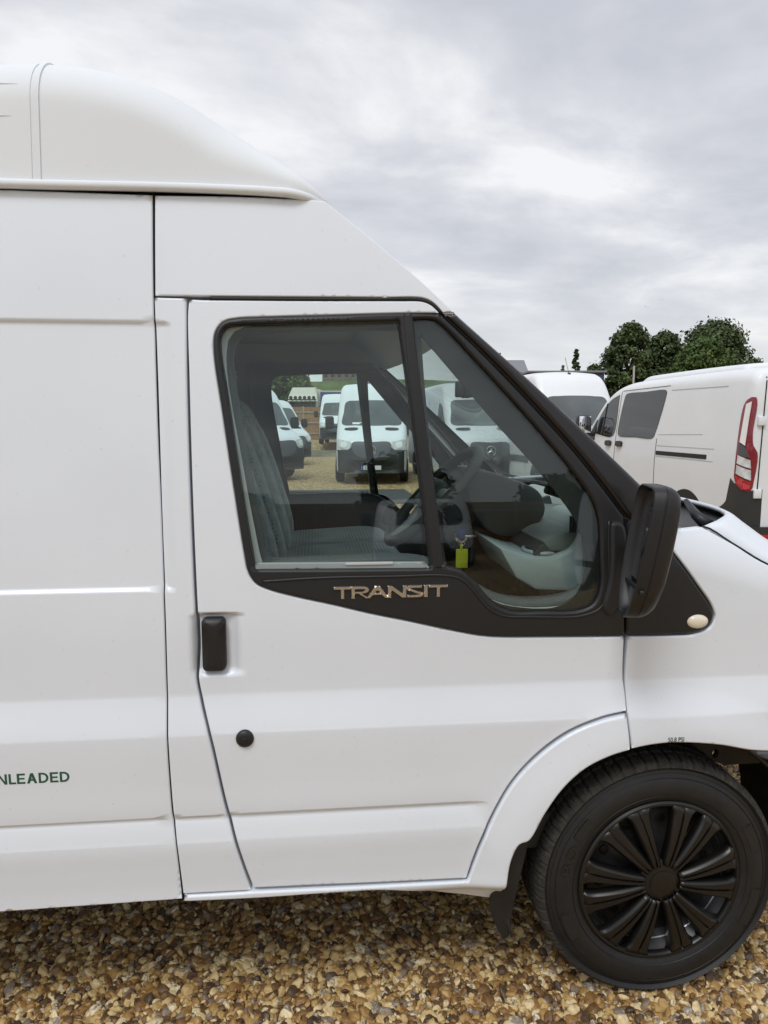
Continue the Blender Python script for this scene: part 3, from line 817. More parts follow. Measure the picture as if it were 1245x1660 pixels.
# front wing
XF = 1.78
wing = catmull([(*U(1019, 1032.5), 1), U(1090, 1031.5), U(1125, 1029), U(1148, 1020), U(1160, 1003), U(1156, 984), U(1130, 945), U(1100, 903), (*U(1078, 872), 1), (*U(1104, 862.5), 1),
                (*U(1153, 859), 1), U(1200, 886), U(1245, 915), (1.45, 1.10), (XF, 0.93, 1), (XF, 0.78, 1), (1.45, 0.735), (1.30, 0.72), U(1220, 1213), U(1160, 1203.5), U(1090, 1200), U(1050, 1204), (*U(1021, 1210), 1), U(1018, 1165), (*U(1015.5, 1128), ), U(1014, 1092)])
WING = side(panel('front_wing', wing, 'white_paint', VAN, er=0.005, depth=0.02, gx=0.025, gz=0.005))
tri_ = catmull([(*U(1017, 1030, 0.003), 1), U(1090, 1028, 0.003), U(1123, 1026, 0.003), U(1145, 1017, 0.003), U(1157, 1002, 0.003), U(1153, 985, 0.003), U(1127, 945, 0.003), U(1097, 903, 0.003), (*U(1072, 868, 0.003), 1), (*U(1017, 842, 0.003), 1)])
WTRIM = side(panel('wing_trim', tri_, 'black_trim', WING, off=0.003, er=0.007, depth=0.02, gx=0.02, gz=0.012))
cx, cz = U(1130, 1007)
lens = lathe('indicator_lens', [(0.0, -0.009), (0.010, -0.0085), (0.020, -0.006), (0.025, -0.001), (0.026, 0.005)], 'lamp_cream', WING, 36)
lens.scale = (1.12, 1, 0.72); lens.location = (cx, float(S(cx, cz)) - 0.003, cz); side(lens)
x0, z0 = U(1078, 1199); x1, z1 = U(1104, 1190.5)
lettering('tyre_pressure_sticker', '50.8 PSI', x0, z0, x1, z1, 0.0006, 'sticker_black', WING, off=0.0002, bold=0.0)
x0, z0 = U(-22, 1273); x1, z1 = U(112, 1250.5)
z1 = z0 + (U(112, 1250.5)[1] - U(112, 1267)[1]); 
zz = U(112, 1267)[1]
fw_ = []; xx = 0.0
for ch in 'UNLEADED':
    wd_ = {'U': .74, 'N': .76, 'L': .56, 'E': .64, 'A': .80, 'D': .76}[ch]; fw_.append((ch, xx, wd_, .175)); xx += wd_ + (.13 if ch != 'L' else .08)
glyph_line('fuel_lettering', fw_, x0, zz, x1, zz + (z1 - z0), 0.0006, 'sticker_green', SIDE, 0.0002, 0.0004)

# windscreen pillar
apil = catmull([(*U(718, 508, 0.004), 1), (*U(738, 507.5, 0.004), 1), U(850, 607, 0.004), U(960, 709, 0.004), U(1037, 783, 0.004), (*U(1108, 858, 0.004), 1), (*U(1076, 866, 0.004), 1), (*U(1018, 838, 0.004), 1), U(944, 742, 0.004), U(864, 652, 0.004), U(786, 572, 0.004)])
side(panel('windscreen_pillar', apil, 'pillar_black', VAN, off=0.004, er=0.014, depth=0.05, gx=0.02, gz=0.012))

# frame behind the panel gaps
back_out = catmull([(*U(249, 310), 1), (*U(526, 330), 1), (*U(735, 509), 1), (*U(1100, 862), 1), (*U(1100, 1040), 1), (*U(1016, 1150), 1), (*U(930, 1188), 1), (*U(860, 1245), 1), (*U(790, 1345), 1), (*U(752, 1432), 1), (*U(296, 1452), 1)], 0.05)
inner_hole = pxpath([(372, 570), (382, 540), (450, 531), (645, 527), (712, 528), (850, 676), (950, 800), (962, 850), (962, 960), (925, 980), (830, 980), (760, 945), (700, 915), (430, 917, 1), (400, 760)], 0.03)
side(panel('door_frame', back_out, 'gap_paint', VAN, holes=[grow(inner_hole, 0.012)], off=-0.034, er=0.002, depth=0.01, gx=0.08, gz=0.05))
# black weatherstrip in the gap ahead of the load-side panel
side(ridge('panel_gap_seal', [(247.5, 318, 1), (249, 480), (252.5, 640), (258.5, 820), (267, 1000), (271, 1140), (280, 1318), (287.5, 1380), (295.5, 1456, 1)], 0.006, 'seal', VAN, off=-0.012))

# inside skin of the doors
lining_out = pxpath([(300, 492, 1), (690, 495, 1), (1005, 842, 1), (1005, 1140, 1), (850, 1230, 1), (770, 1400, 1), (410, 1420, 1), (310, 1000, 1)], 0.03)
side(panel('door_lining', lining_out, 'trim_grey', DOOR, holes=[inner_hole], off=-0.075, er=0.02, depth=0.02, gx=0.05, gz=0.03))

# ------------------------------------------------------------------ roof, windscreen, bonnet
EDGE = [U(526, 325), U(600, 385), U(680, 453), U(737, 506), U(850, 607), U(960, 709), U(1037, 783), U(1108, 858)]
EDGE = np.array(EDGE)
el = np.concatenate([[0], np.cumsum(np.linalg.norm(np.diff(EDGE, axis=0), axis=1))])
def edge_at(s):
    return np.array([np.interp(s, el, EDGE[:, 0]), np.interp(s, el, EDGE[:, 1])])
def front_loft(name, s0, s1, m, bulge, inset=0.0, thick=0.006, ny=28, ns=24, out_=0.0):
    V, Fc = [], []
    for lay in (0, 1):
        for i in range(ns + 1):
            s = s0 + (s1 - s0) * i / ns
            x, z = edge_at(s); y0 = float(S0(z)) + inset
            for j in range(ny + 1):
                u = -1 + 2 * j / ny
                b = (1 - abs(u) ** 2.3) * (0.25 + 0.75 * min(1.0, max(0.0, s / el[3])))
                V.append((x + bulge * b + out_ - lay * thick * 0.7, W / 2 + u * (W / 2 - y0), z + bulge * 0.15 * b - lay * thick * 0.7))
    n = (ns + 1) * (ny + 1)
    for i in range(ns):
        for j in range(ny):
            a = i * (ny + 1) + j
            Fc.append((a, a + 1, a + ny + 2, a + ny + 1)); Fc.append((n + a, n + a + ny + 1, n + a + ny + 2, n + a + 1))
    for j in range(ny):
        for i in (0, ns):
            a = i * (ny + 1) + j; Fc.append((a, a + 1, n + a + 1, n + a))
    for i in range(ns):
        for j in (0, ny):
            a = i * (ny + 1) + j; Fc.append((a, a + ny + 1, n + a + ny + 1, n + a))
    return autosmooth(recalc(mobj(name, V, Fc, m, VAN)), 40)
front_loft('roof_front_panel', 0.0, el[3], 'white_paint', 0.10, inset=0.006, thick=0.02)
front_loft('windscreen', el[3] + 0.004, el[-1], 'screen_glass', 0.10, inset=0.010, thick=0.005)

# moulded high roof: x stations, side lip height, shoulder and crown
sil = [(-900, 97, .24), (-300, 96, .24), (0, 97, .24), (85, 97, .24), (140, 101, .235), (200, 113, .23), (250, 131, .225), (306, 159, .215), (360, 196, .205), (427, 246, .19), (495, 296, .165), (527, 320, .150)]
sx = np.array([at(a, b, c)[0] for a, b, c in sil]); szv = np.array([at(a, b, c)[2] for a, b, c in sil])
sx[0] = -3.02
top_f = pchip(sx, szv)
LIPZ = U(200, 300)[1]; XN = U(526, 322)[0] + 0.005
zl_f = pchip([-3.02, U(0, 298)[0], U(300, 305)[0], U(440, 311)[0], XN], [LIPZ + 0.005, U(0, 298)[1], U(300, 305)[1], U(440, 311)[1], U(524, 322)[1]])
def cap_section(x, grow_=0.0, m=22):
    zl = float(zl_f(x)); zt = max(float(top_f(x)), zl + 0.01) + 0.0
    y0 = float(S0(zl)) - 0.012 - grow_
    rr = max(0.0, 1 - (XN - x) / 0.10)
    y0 += 0.10 * (1 - sqrt(max(0, 1 - rr * rr)))
    hw = W / 2 - y0
    H_ = zt - zl; r = min(0.13, 0.7 * H_); lean = 0.07
    P = [(y0 + lean * (H_ - r) * t, zl + (H_ - r) * t) for t in (0, .12, .25, .4, .55, .7, .85)]
    yb, zb = y0 + lean * (H_ - r), zl + H_ - r
    for k in range(13):
        t = pi / 2 * k / 12
        P.append((yb + r * 1.1 * (1 - cos(t)) + lean * r * sin(t), zb + r * sin(t)))
    ye = P[-1][0]
    for t in (.25, .5, .75, 1): P.append((ye + (W / 2 - ye) * t, zt + 0.012 * min(1, H_ / 0.3) * (1 - (1 - t) ** 2)))
    return P
def roof_piece(name, xa, xb, m, parent, n=60, grow_=0.0, fwd=True):
    V, Fc = [], []
    xs = np.concatenate([np.linspace(xa, xb - 0.1, n), np.linspace(xb - 0.1, xb, 12)[1:]]) if fwd else np.linspace(xa, xb, n)
    for x in xs:
        P = cap_section(x, grow_)
        if grow_: P = [(a, b + grow_) for a, b in P]
        full = P + [(W - a, b) for a, b in P[-2::-1]]
        bul = 0.025 * sstep(xb - 0.5, xb, x) if fwd else 0.0
        for a, b in full: V.append((x + bul * (1 - abs(2 * a / W - 1) ** 2.3), a, b))
    k = len(full)
    for i in range(len(xs) - 1):
        for j in range(k - 1): Fc.append((i * k + j, i * k + j + 1, (i + 1) * k + j + 1, (i + 1) * k + j))
    Fc.append(tuple(range(k))); Fc.append(tuple(range((len(xs) - 1) * k, len(xs) * k))[::-1])
    return autosmooth(recalc(mobj(name, V, Fc, m, parent)), 50)
ROOF = roof_piece('high_roof', -3.02, XN, 'cap_white', VAN, 70)
xs_ = at(84, 200, 0.25)[0]
roof_piece('roof_seam_bead', xs_ - 0.004, xs_ + 0.008, 'cap_white', ROOF, 4, 0.003, False)
roof_piece('roof_seam_bead', xs_ - 0.0165, xs_ - 0.0115, 'cap_white', ROOF, 4, 0.0015, False)
# pressed ribs on the roof side
for (pa, pb, py) in ((-700, 42, 149), (-700, 36, 203)):
    L = []
    for t in np.linspace(0, 1, 20):
        x = at(pa, py, 0.2)[0] * (1 - t) + at(pb, py, 0.2)[0] * t
        z = at(0, py, 0.2)[2]
        P = np.array(cap_section(x)); yy = np.interp(z, P[:, 1], P[:, 0])
        L.append((x, yy + 0.002, z))
    tube('roof_rib', L, [0.009] * 16 + [0.008, 0.0065, 0.0045, 0.002], 'cap_white', ROOF, 10)
# overhanging lip
LP = []
for x in np.concatenate([np.linspace(-3.0, XN - 0.1, 50), np.linspace(XN - 0.1, XN, 14)[1:]]):
    zl = float(zl_f(x)); P = cap_section(x); LP.append((x, P[0][0] - 0.004, zl))
lipV, lipF = [], []
prof = [(0.012, 0.008), (0.000, 0.007), (-0.005, 0.003), (-0.006, -0.005), (-0.003, -0.011), (0.012, -0.012)]
full = [(p[0], p[1], p[2], -1) for p in LP] 
nose = []
yN = LP[-1][1]
for t in np.linspace(0, 1, 30)[1:-1]:
    a = yN + (W - 2 * yN) * t
    nose.append((XN + 0.025 * (1 - abs(2 * a / W - 1) ** 2.3) * 1.0, a, LP[-1][2], 0))
path = [Vector(p[:3]) for p in LP] + [Vector(p[:3]) for p in nose] + [Vector((p[0], W - p[1], p[2])) for p in LP[::-1]]
for i, p in enumerate(path):
    d = (path[min(i + 1, len(path) - 1)] - path[max(i - 1, 0)]); d.z = 0; d.normalize()
    o_ = Vector((d.y, -d.x, 0))
    for a, b in prof: lipV.append(p - o_ * a + Vector((0, 0, b)))
k = len(prof)
for i in range(len(path) - 1):
    for j in range(k - 1): lipF.append((i * k + j, i * k + j + 1, (i + 1) * k + j + 1, (i + 1) * k + j))
    lipF.append((i * k + k - 1, i * k, (i + 1) * k, (i + 1) * k + k - 1))
recalc(mobj('roof_lip', lipV, lipF, 'cap_white', ROOF))

# rear closure and floor
box('rear_doors', (-3.0, W / 2, 1.25), (0.04, W - 0.16, 1.75), 'white_paint', VAN, 0.01)
box('floor_pan', (-0.95, W / 2, 0.47), (4.0, W - 0.22, 0.10), 'liner', VAN, 0.01)
box('bulkhead', (-0.78, W / 2, 1.32), (0.02, W - 0.3, 1.6), 'trim_grey', VAN, 0.004)
box('roof_lining', (-0.30, W / 2, 1.955), (0.94, W - 0.36, 0.02), 'lining', VAN, 0.004)
box('engine_bay', (1.35, W / 2, 0.72), (0.72, 0.9, 0.5), 'liner', VAN, 0.02)

# bonnet
GAP = [U(1104, 862.5), U(1153, 858), U(1200, 885), U(1245, 914), (1.45, 1.105), (1.62, 1.02), (1.74, 0.95)]
GAPx, GAPz = np.array([g[0] for g in GAP]), np.array([g[1] for g in GAP])
bz = pchip(GAPx, GAPz)
V, Fc = [], []
xb = np.linspace(GAPx[1] + 0.004, 1.74, 26); ny = 40
for x in xb:
    t = (x - xb[0]) / (xb[-1] - xb[0])
    z = float(bz(x)); y0 = float(S(x, z)) + 0.006
    for j in range(ny + 1):
        u = -1 + 2 * j / ny
        c = 1 - abs(u) ** 3.0
        V.append((x + (0.215 * (1 - abs(u) ** 7)) * (1 - t) + 0.10 * (1 - u * u) * t, W / 2 + u * (W / 2 - y0), z + (0.012 + 0.05 * t) * c + 0.012 * sin(min(1, (1 - abs(u)) / 0.12) * pi / 2)))
for i in range(len(xb) - 1):
    for j in range(ny): Fc.append((i * (ny + 1) + j, i * (ny + 1) + j + 1, (i + 1) * (ny + 1) + j + 1, (i + 1) * (ny + 1) + j))
BON = recalc(mobj('bonnet', V, Fc, 'white_paint', VAN))
md = BON.modifiers.new('sheet', 'SOLIDIFY'); md.thickness = 0.012; md.offset = -1
bl = [(x, float(S(x, float(bz(x)))) + 0.004, float(bz(x)) + 0.0015) for x in np.linspace(GAPx[1] + 0.004, 1.72, 40)]
side(tube('bonnet_gap_line', bl, 0.0024, 'seal', VAN, 6))  # dark tube added to draw the bonnet gap's shade as a line
# scuttle under the windscreen
V, Fc = [], []
x0s, z0s = EDGE[-1]
ny = 40
for i in range(9):
    t = i / 8
    for j in range(ny + 1):
        u = -1 + 2 * j / ny; b = 1 - abs(u) ** 2.3
        xa = EDGE[-1][0] + 0.10 * b - 0.02; za = EDGE[-1][1] + 0.015 * b - 0.005
        xe = GAPx[1] + 0.05 + 0.20 * (1 - abs(u) ** 7); ze = GAPz[1] - 0.012 + 0.012 * (1 - abs(u) ** 3)
        if xe < xa + 0.04: xe = xa + 0.04
        V.append((xa + (xe - xa) * t, W / 2 + u * (W / 2 - 0.115), za + (ze - za) * t - 0.02 * sin(pi * t)))
for i in range(8):
    for j in range(ny): Fc.append((i * (ny + 1) + j, i * (ny + 1) + j + 1, (i + 1) * (ny + 1) + j + 1, (i + 1) * (ny + 1) + j))
SC = recalc(mobj('scuttle', V, Fc, 'black_trim', VAN))
md = SC.modifiers.new('sheet', 'SOLIDIFY'); md.thickness = 0.01; md.offset = -1
wp = [np.array(at(1112, 812, 0.34)), np.array(at(1128, 835, 0.26)), np.array(at(1148, 852, 0.22))]
tube('wiper_arm', [wp[0], wp[1], wp[2]], [0.008, 0.014, 0.020], 'black_trim', VAN, 8)
for j in range(3):
    a = at(1104 + 14 * j, 822 + 12 * j, 0.30)
# nose: bumper, grille, headlamps
V, Fc = [], []
zs = [0.30, 0.34, 0.42, 0.55, 0.68, 0.74]
for z in zs:
    for j in range(ny + 1):
        u = -1 + 2 * j / ny
        bx_ = 2.02 - 0.26 * abs(u) ** 4 - (0.06 if z in (0.30,) else 0.02 if z in (0.34, 0.74) else 0)
        V.append((bx_, W / 2 + u * (W / 2 - 0.10), z))
for i in range(len(zs) - 1):
    for j in range(ny): Fc.append((i * (ny + 1) + j, i * (ny + 1) + j + 1, (i + 1) * (ny + 1) + j + 1, (i + 1) * (ny + 1) + j))
BUMP = recalc(mobj('front_bumper', V, Fc, 'bumper_grey', VAN)); md = BUMP.modifiers.new('sheet', 'SOLIDIFY'); md.thickness = 0.02
bs = catmull([(*U(1212, 1214.5), 1), (1.30, 0.722), (1.45, 0.738), (1.77, 0.775, 1), (1.80, 0.42, 1), (1.52, 0.40, 1), (1.45, 0.56), (1.36, 0.65), U(1232, 1226)], 0.02)
side(panel('bumper_side', bs, 'bumper_grey', VAN, off=0.002, er=0.008, depth=0.03, gx=0.03, gz=0.02))
box('grille', (1.90, W / 2, 0.84), (0.05, 1.05, 0.17), 'black_trim', VAN, 0.02)
for yy in (0.30, W - 0.30): sbox('headlamp', (1.84, yy, 0.86), (0.16, 0.34, 0.20), 'lamp_clear', VAN, 0.5)

# ------------------------------------------------------------------ wheel
def tyre_mesh(name, R, Rr, wd, parent, n=720):
    prof = []
    for t in np.linspace(0, 1, 9): prof.append((Rr + 0.000 + (R - 0.028 - Rr) * t, 0.012 - 0.016 * sin(pi * min(1, t * 1.05)) , 0))      # outer sidewall
    prof += [(R - 0.020, 0.004, 0), (R - 0.012, 0.010, 1), (R - 0.005, 0.018, 1), (R - 0.0015, 0.028, 1)]
    for y in np.linspace(0.036, wd - 0.036, 19): prof.append((R, y, 1))
    prof += [(R - 0.0015, wd - 0.028, 1), (R - 0.012, wd - 0.010, 1), (R - 0.028, wd, 0), ((R + Rr) / 2, wd + 0.008, 0), (Rr, wd - 0.012, 0)]
    Pn = len(prof); V = []
    gr = (0.058, wd / 2, wd - 0.058)
    for j in range(n):
        a = 2 * pi * j / n
        for r, y, tr in prof:
            if tr:
                d = 0.0
                for g in gr:
                    if abs(y - g) < 0.0045: d = 0.007
                ph = (a * 62 / (2 * pi) + (0.35 if y > wd / 2 else 0) + y * 2.0) % 1
                if ph < 0.17 and (y < 0.058 or y > wd - 0.058 or abs(y - wd / 2) > 0.012): d = max(d, 0.0065 if y > 0.02 else 0.0045)
                ph2 = (a * 62 / (2 * pi) + 0.5 + y * 2.0) % 1
                if ph2 < 0.09: d = max(d, 0.002)
                r -= d
            V.append((r * cos(a), y, r * sin(a)))
    Fc = []
    for j in range(n):
        k2 = (j + 1) % n
        for i in range(Pn - 1): Fc.append((j * Pn + i, j * Pn + i + 1, k2 * Pn + i + 1, k2 * Pn + i))
    o = recalc(mobj(name, V, Fc, 'rubber', parent))
    o.data.materials.append(MATS['tread_rubber'])
    mi = np.array([1 if prof[i][2] or prof[i + 1][2] else 0 for i in range(Pn - 1)] * n, np.int32)
    o.data.polygons.foreach_set('material_index', mi)
    return autosmooth(o, 28)
R_T, R_R = 0.342, 0.222
Y_T = 0.052
WHEEL = bpy.data.objects.new('front_wheel', None); COL.objects.link(WHEEL); WHEEL.parent = VAN
WHEEL.location = (float(XW), Y_T, R_T)
TY = tyre_mesh('tyre', R_T, R_R, 0.215, WHEEL)
def arc_text(name, txt, r0, r1, a0, a1, y, m, parent, thick=0.0012):
    V, Fc = text_mesh(txt, 0.02, 0.01)
    lo, hi = V.min(0), V.max(0)
    u = (V[:, 0] - lo[0]) / (hi[0] - lo[0]); v = (V[:, 1] - lo[1]) / (hi[1] - lo[1]); q = (V[:, 2] - lo[2]) / (hi[2] - lo[2])
    A = np.radians(a0 + (a1 - a0) * u); Rr_ = r0 + (r1 - r0) * v
    return mobj(name, np.stack([Rr_ * np.cos(A), y - q * thick, Rr_ * np.sin(A)], 1), Fc, m, parent, False)
def arc_band(name, r0, r1, a0, a1, y, thick, m, parent, n=24, notch=True):
    V, Fc = [], []
    for i in range(n + 1):
        a = radians(a0 + (a1 - a0) * i / n)
        for r, yy in ((r0, y), (r1, y), (r1, y + thick), (r0, y + thick)): V.append((r * cos(a), yy, r * sin(a)))
    for i in range(n):
        for k in range(4): Fc.append((i * 4 + k, i * 4 + (k + 1) % 4, i * 4 + 4 + (k + 1) % 4, i * 4 + 4 + k))
    Fc.append((0, 1, 2, 3)); Fc.append((n * 4 + 3, n * 4 + 2, n * 4 + 1, n * 4))
    return autosmooth(recalc(mobj(name, V, Fc, m, parent)), 30)
def side_y(r):
    t = (r - R_R) / (R_T - 0.028 - R_R); return 0.012 - 0.016 * sin(pi * min(1, t * 1.05))
mat('rubber_worn', (0.032, 0.034, 0.038), 0.45, var=0.2, vscale=25)
arc_text('tyre_lettering', 'BO', 0.258, 0.284, 172, 154, side_y(0.27) - 0.0004, 'sticker_black', TY)
for a0, a1 in ((196, 212), (16, 32), (330, 352), (138, 150)):
    arc_band('sidewall_block', 0.262, 0.288, a0, a1, side_y(0.275) - 0.0016, 0.004, 'sticker_black', TY)
for r in (0.246, 0.294, 0.306):
    pr = [(r - 0.0014, side_y(r) + 0.001), (r, side_y(r) - 0.0018), (r + 0.0014, side_y(r) + 0.001)]
    lathe('sidewall_ring', pr, 'rubber', TY, 180)
# steel rim behind the cover
RIM = lathe('steel_rim', [(0.222, 0.010), (0.226, 0.006), (0.224, 0.016), (0.212, 0.028), (0.200, 0.046), (0.186, 0.060), (0.160, 0.062), (0.125, 0.050), (0.085, 0.046), (0.06, 0.05), (0.0, 0.05)], 'rim_steel', WHEEL, 96)
lathe('rim_shine_ring', [(0.1985, 0.046), (0.2005, 0.0435), (0.2020, 0.046)], 'silver_ring', RIM, 96)
for i in range(10):
    a = 2 * pi * (i + 0.3) / 10
    lathe('rim_hole', [(0.0, 0.0455), (0.010, 0.0455), (0.014, 0.047), (0.016, 0.051)], 'seal', RIM, 18, (0.150 * cos(a), 0.010, 0.150 * sin(a)))
# wheel cover
COVER = lathe('wheel_cover', [(0.229, 0.012), (0.228, 0.004), (0.223, 0.000), (0.217, 0.001), (0.213, 0.006), (0.212, 0.016)], 'cover_black', WHEEL, 120)
lathe('cover_hub', [(0.0, -0.010), (0.030, -0.010), (0.034, -0.0085), (0.0345, -0.006), (0.037, -0.0055), (0.050, -0.004), (0.062, 0.002), (0.066, 0.012)], 'cover_black', COVER, 60)
def spoke(ang):
    V, Fc = [], []
    rs = np.linspace(0.050, 0.2165, 14)
    for r in rs:
        t = (r - 0.05) / 0.1665
        hw = 0.0105 + 0.0150 * t ** 1.2 + 0.010 * max(0, (t - 0.82) / 0.18) ** 2
        yf = -0.004 - 0.012 * sin(pi * min(1, 0.15 + t * 0.75)) + 0.010 * t
        g = 0.0035 if 0.03 < t < 0.9 else 0.0015
        sec = [(-hw - 0.006, yf + 0.022), (-hw, yf + 0.004), (-hw + 0.004, yf + 0.0003), (-g - 0.001, yf), (-g, yf + 0.006), (g, yf + 0.006), (g + 0.001, yf), (hw - 0.004, yf + 0.0003), (hw, yf + 0.004), (hw + 0.006, yf + 0.022)]
        for s_, y in sec: V.append((r * cos(ang) - s_ * sin(ang), y, r * sin(ang) + s_ * cos(ang)))
    k = 10
    for i in range(len(rs) - 1):
        for j in range(k - 1): Fc.append((i * k + j, i * k + j + 1, (i + 1) * k + j + 1, (i + 1) * k + j))
    o = recalc(mobj('cover_spoke', V, Fc, 'cover_black', COVER))
    md = o.modifiers.new('sheet', 'SOLIDIFY'); md.thickness = 0.002
    return autosmooth(o, 30)
for i in range(12): spoke(radians(17 + 30 * i + (2.5 if i % 2 else -2.5)))
REAR = copy_tree(WHEEL, VAN); REAR.name = 'rear_wheel'; REAR.location.x = float(XW) - 3.3
for wh in (WHEEL, REAR):
    c = copy_tree(wh, VAN); c.location.y = W - Y_T; c.rotation_euler.z = pi
# arch liner
V, Fc = [], []
for i in range(25):
    a = radians(-8 + 206 * i / 24); rr_ = R_LIP + 0.012 + (0.05 if i < 6 else 0)
    for yy in (0.055, 0.075, 0.45): V.append((XW + rr_ * cos(a) * 1.0, yy, ZW + rr_ * sin(a)))
for i in range(24):
    for j in range(2): Fc.append((i * 3 + j, i * 3 + j + 1, i * 3 + j + 4, i * 3 + j + 3))
lin = side(recalc(mobj('wheel_arch_liner', V, Fc, 'liner', VAN))); md = lin.modifiers.new('sheet', 'SOLIDIFY'); md.thickness = 0.006
# inner wing plate with its hole, seen through the arch
pl = catmull([(*at(1120, 1195, 0.30)[[0, 2]], 1), (*at(1400, 1195, 0.30)[[0, 2]], 1), (*at(1400, 1235, 0.30)[[0, 2]], 1), (*at(1245, 1237, 0.30)[[0, 2]],), (*at(1176, 1241, 0.30)[[0, 2]], 1), (*at(1120, 1222, 0.30)[[0, 2]], 1)], 0.02)
hc = at(1160, 1222, 0.30)
hole = np.array([(hc[0] + 0.010 * cos(t), hc[2] + 0.014 * sin(t)) for t in np.linspace(0, 2 * pi, 16, endpoint=False)])
mat('chassis', (0.10, 0.085, 0.065), 0.8, var=0.3, vscale=12)
side(panel('inner_wing_plate', pl, 'chassis', VAN, holes=[hole], er=0.003, depth=0.02, surf=lambda x, z: np.full_like(np.asarray(x, float), 0.30)))
# mud flap
fl = [(853, 1357), (838, 1360), (826, 1382), (808, 1428), (795, 1454), (797, 1482), (807, 1508), (822, 1530), (828, 1522), (831, 1484), (840, 1428), (850, 1386)]
FV, FF = [], []
fo = catmull([(*at(p[0], p[1], 0.05)[[0, 2]],) for p in fl], 0.012)
side(panel('mud_flap', fo, 'flap', VAN, er=0.004, depth=0.008, gx=0.02, gz=0.02, surf=lambda x, z: 0.040 + 0.15 * np.maximum(0, 0.36 - z)))

# ------------------------------------------------------------------ door mirror
def make_mirror():
    root = bpy.data.objects.new('door_mirror', None); COL.objects.link(root); root.parent = VAN
    # local frame: X points forward, Y inboard, Z up; the reflecting face looks back along -X
    def outline(s, inset, zshift=0.0):
        P = []
        hw, zh = 0.084 * s - inset, 0.152 * s - inset
        n = 44
        for i in range(n):
            t = 2 * pi * i / n
            c, q = cos(t), sin(t)
            e_ = 0.36
            y = math.copysign(abs(c) ** e_, c) * hw; z = math.copysign(abs(q) ** e_, q) * zh
            if z < 0: y *= 1 - 0.50 * (min(1, -z / zh)) ** 2.2
            P.append((y, z))
        return P
    n = 44
    rings = [(0.022, 1.0, 0.012), (0.012, 1.0, 0.010), (0.0, 1.0, 0.006), (-0.002, 1.0, 0.003), (0.0, 1.0, 0.0), (0.024, 1.0, 0.0), (0.025, 1.0, 0.0015), (0.0270, 1.0, 0.0015), (0.028, 1.0, 0.0), (0.040, 0.985, 0), (0.050, 0.95, 0), (0.060, 0.88, 0), (0.066, 0.75, 0), (0.069, 0.5, 0), (0.070, 0.2, 0)]
    V, Fc = [], []
    for x, s, ins in rings:
        for y, z in outline(s, ins): V.append((x, y, z))
    for i in range(len(rings) - 1):
        for j in range(n): Fc.append((i * n + j, i * n + (j + 1) % n, (i + 1) * n + (j + 1) % n, (i + 1) * n + j))
    Fc.append(tuple(range((len(rings) - 1) * n, len(rings) * n))); Fc.append(tuple(range(n))[::-1])
    def place(p):
        x, y, z = p
        # leans: lower edge further back
        return (x + 0.15 * z, y, z)
    h = autosmooth(recalc(mobj('mirror_housing', [place(p) for p in V], Fc, 'black_trim', root)), 40)
    g = [(0.018, y, z) for y, z in outline(1, 0.016)]
    up = [p for p in g if p[2] > -0.075]; lo = [p for p in g if p[2] < -0.085]
    for nm, pts in (('mirror_pane', up), ('wide_angle_pane', lo)):
        pts = sorted(pts, key=lambda p: math.atan2(p[2] - np.mean([q[2] for q in pts]), p[1] - np.mean([q[1] for q in pts])))
        a = [place(p) for p in pts]; b = [place((p[0] + 0.003, p[1], p[2])) for p in pts]
        k = len(a); ff = [tuple(range(k))[::-1], tuple(range(k, 2 * k))] + [(i, (i + 1) % k, k + (i + 1) % k, k + i) for i in range(k)]
        recalc(mobj(nm, a + b, ff, 'mirror_glass', root, False))
    box('pane_divider', place((0.013, 0, -0.080)), (0.010, 0.165, 0.010), 'black_trim', root, 0.003)
    return root
MIR = make_mirror()
mc = at(1052, 893, -0.115)
MIR.location = (mc[0] - 0.032, -0.110, mc[2]); MIR.rotation_euler = (0, 0, radians(-12))
side(MIR)
# arm and sail foot joining the mirror to the door
foot = pxpath([(990, 845, 1), (1012, 850), (1012, 960), (1004, 985), (990, 1000), (978, 990), (988, 940)], off=0.01)
side(panel('mirror_foot', foot, 'black_trim', TRIM, off=0.014, er=0.012, depth=0.03, gx=0.015, gz=0.015))
side(tube('mirror_arm', [(mc[0] + 0.06, 0.04, mc[2] - 0.03), (mc[0] + 0.055, -0.02, mc[2] - 0.03), (mc[0] + 0.03, -0.07, mc[2] - 0.02)], [0.034, 0.028, 0.028], 'black_trim', VAN, 16))

# ------------------------------------------------------------------ cab interior
# steering wheel
SW = bpy.data.objects.new('steering_wheel', None); COL.objects.link(SW); SW.parent = VAN
c0 = at(702, 803, 0.52)
d1 = np.array([0.70, 0, 0.71]); ax = Vector((-0.71, 0, 0.70))
SW.location = c0
tube('wheel_rim', [tuple(0.195 * (np.array([0, cos(t), 0]) + d1 * sin(t))) for t in np.linspace(0, 2 * pi, 64, endpoint=False)], 0.0165, 'dash_dark', SW, 14, True)
sbox('wheel_hub', (0, 0, 0), (0.10, 0.15, 0.12), 'dash_dark', SW, 0.5, 12, fn=lambda p: [p[0] * 0.5 + p[2] * 0.65, p[1], p[2] * 0.65 - p[0] * 0.4])
for t in (radians(15), radians(165), radians(270)):
    q = np.array([0, cos(t), 0]) + d1 * sin(t)
    tube('wheel_spoke', [tuple(q * 0.03), tuple(q * 0.11 - 0.01 * np.array(ax)), tuple(q * 0.19)], [0.022, 0.016, 0.012], 'dash_silver', SW, 8)
cc = c0 + np.array([0.16, 0, -0.15])
tube('steering_column', [c0 + np.array([0.03, 0, -0.03]), cc, cc + np.array([0.2, 0, -0.2])], [0.04, 0.055, 0.06], 'dash_dark', VAN, 14)
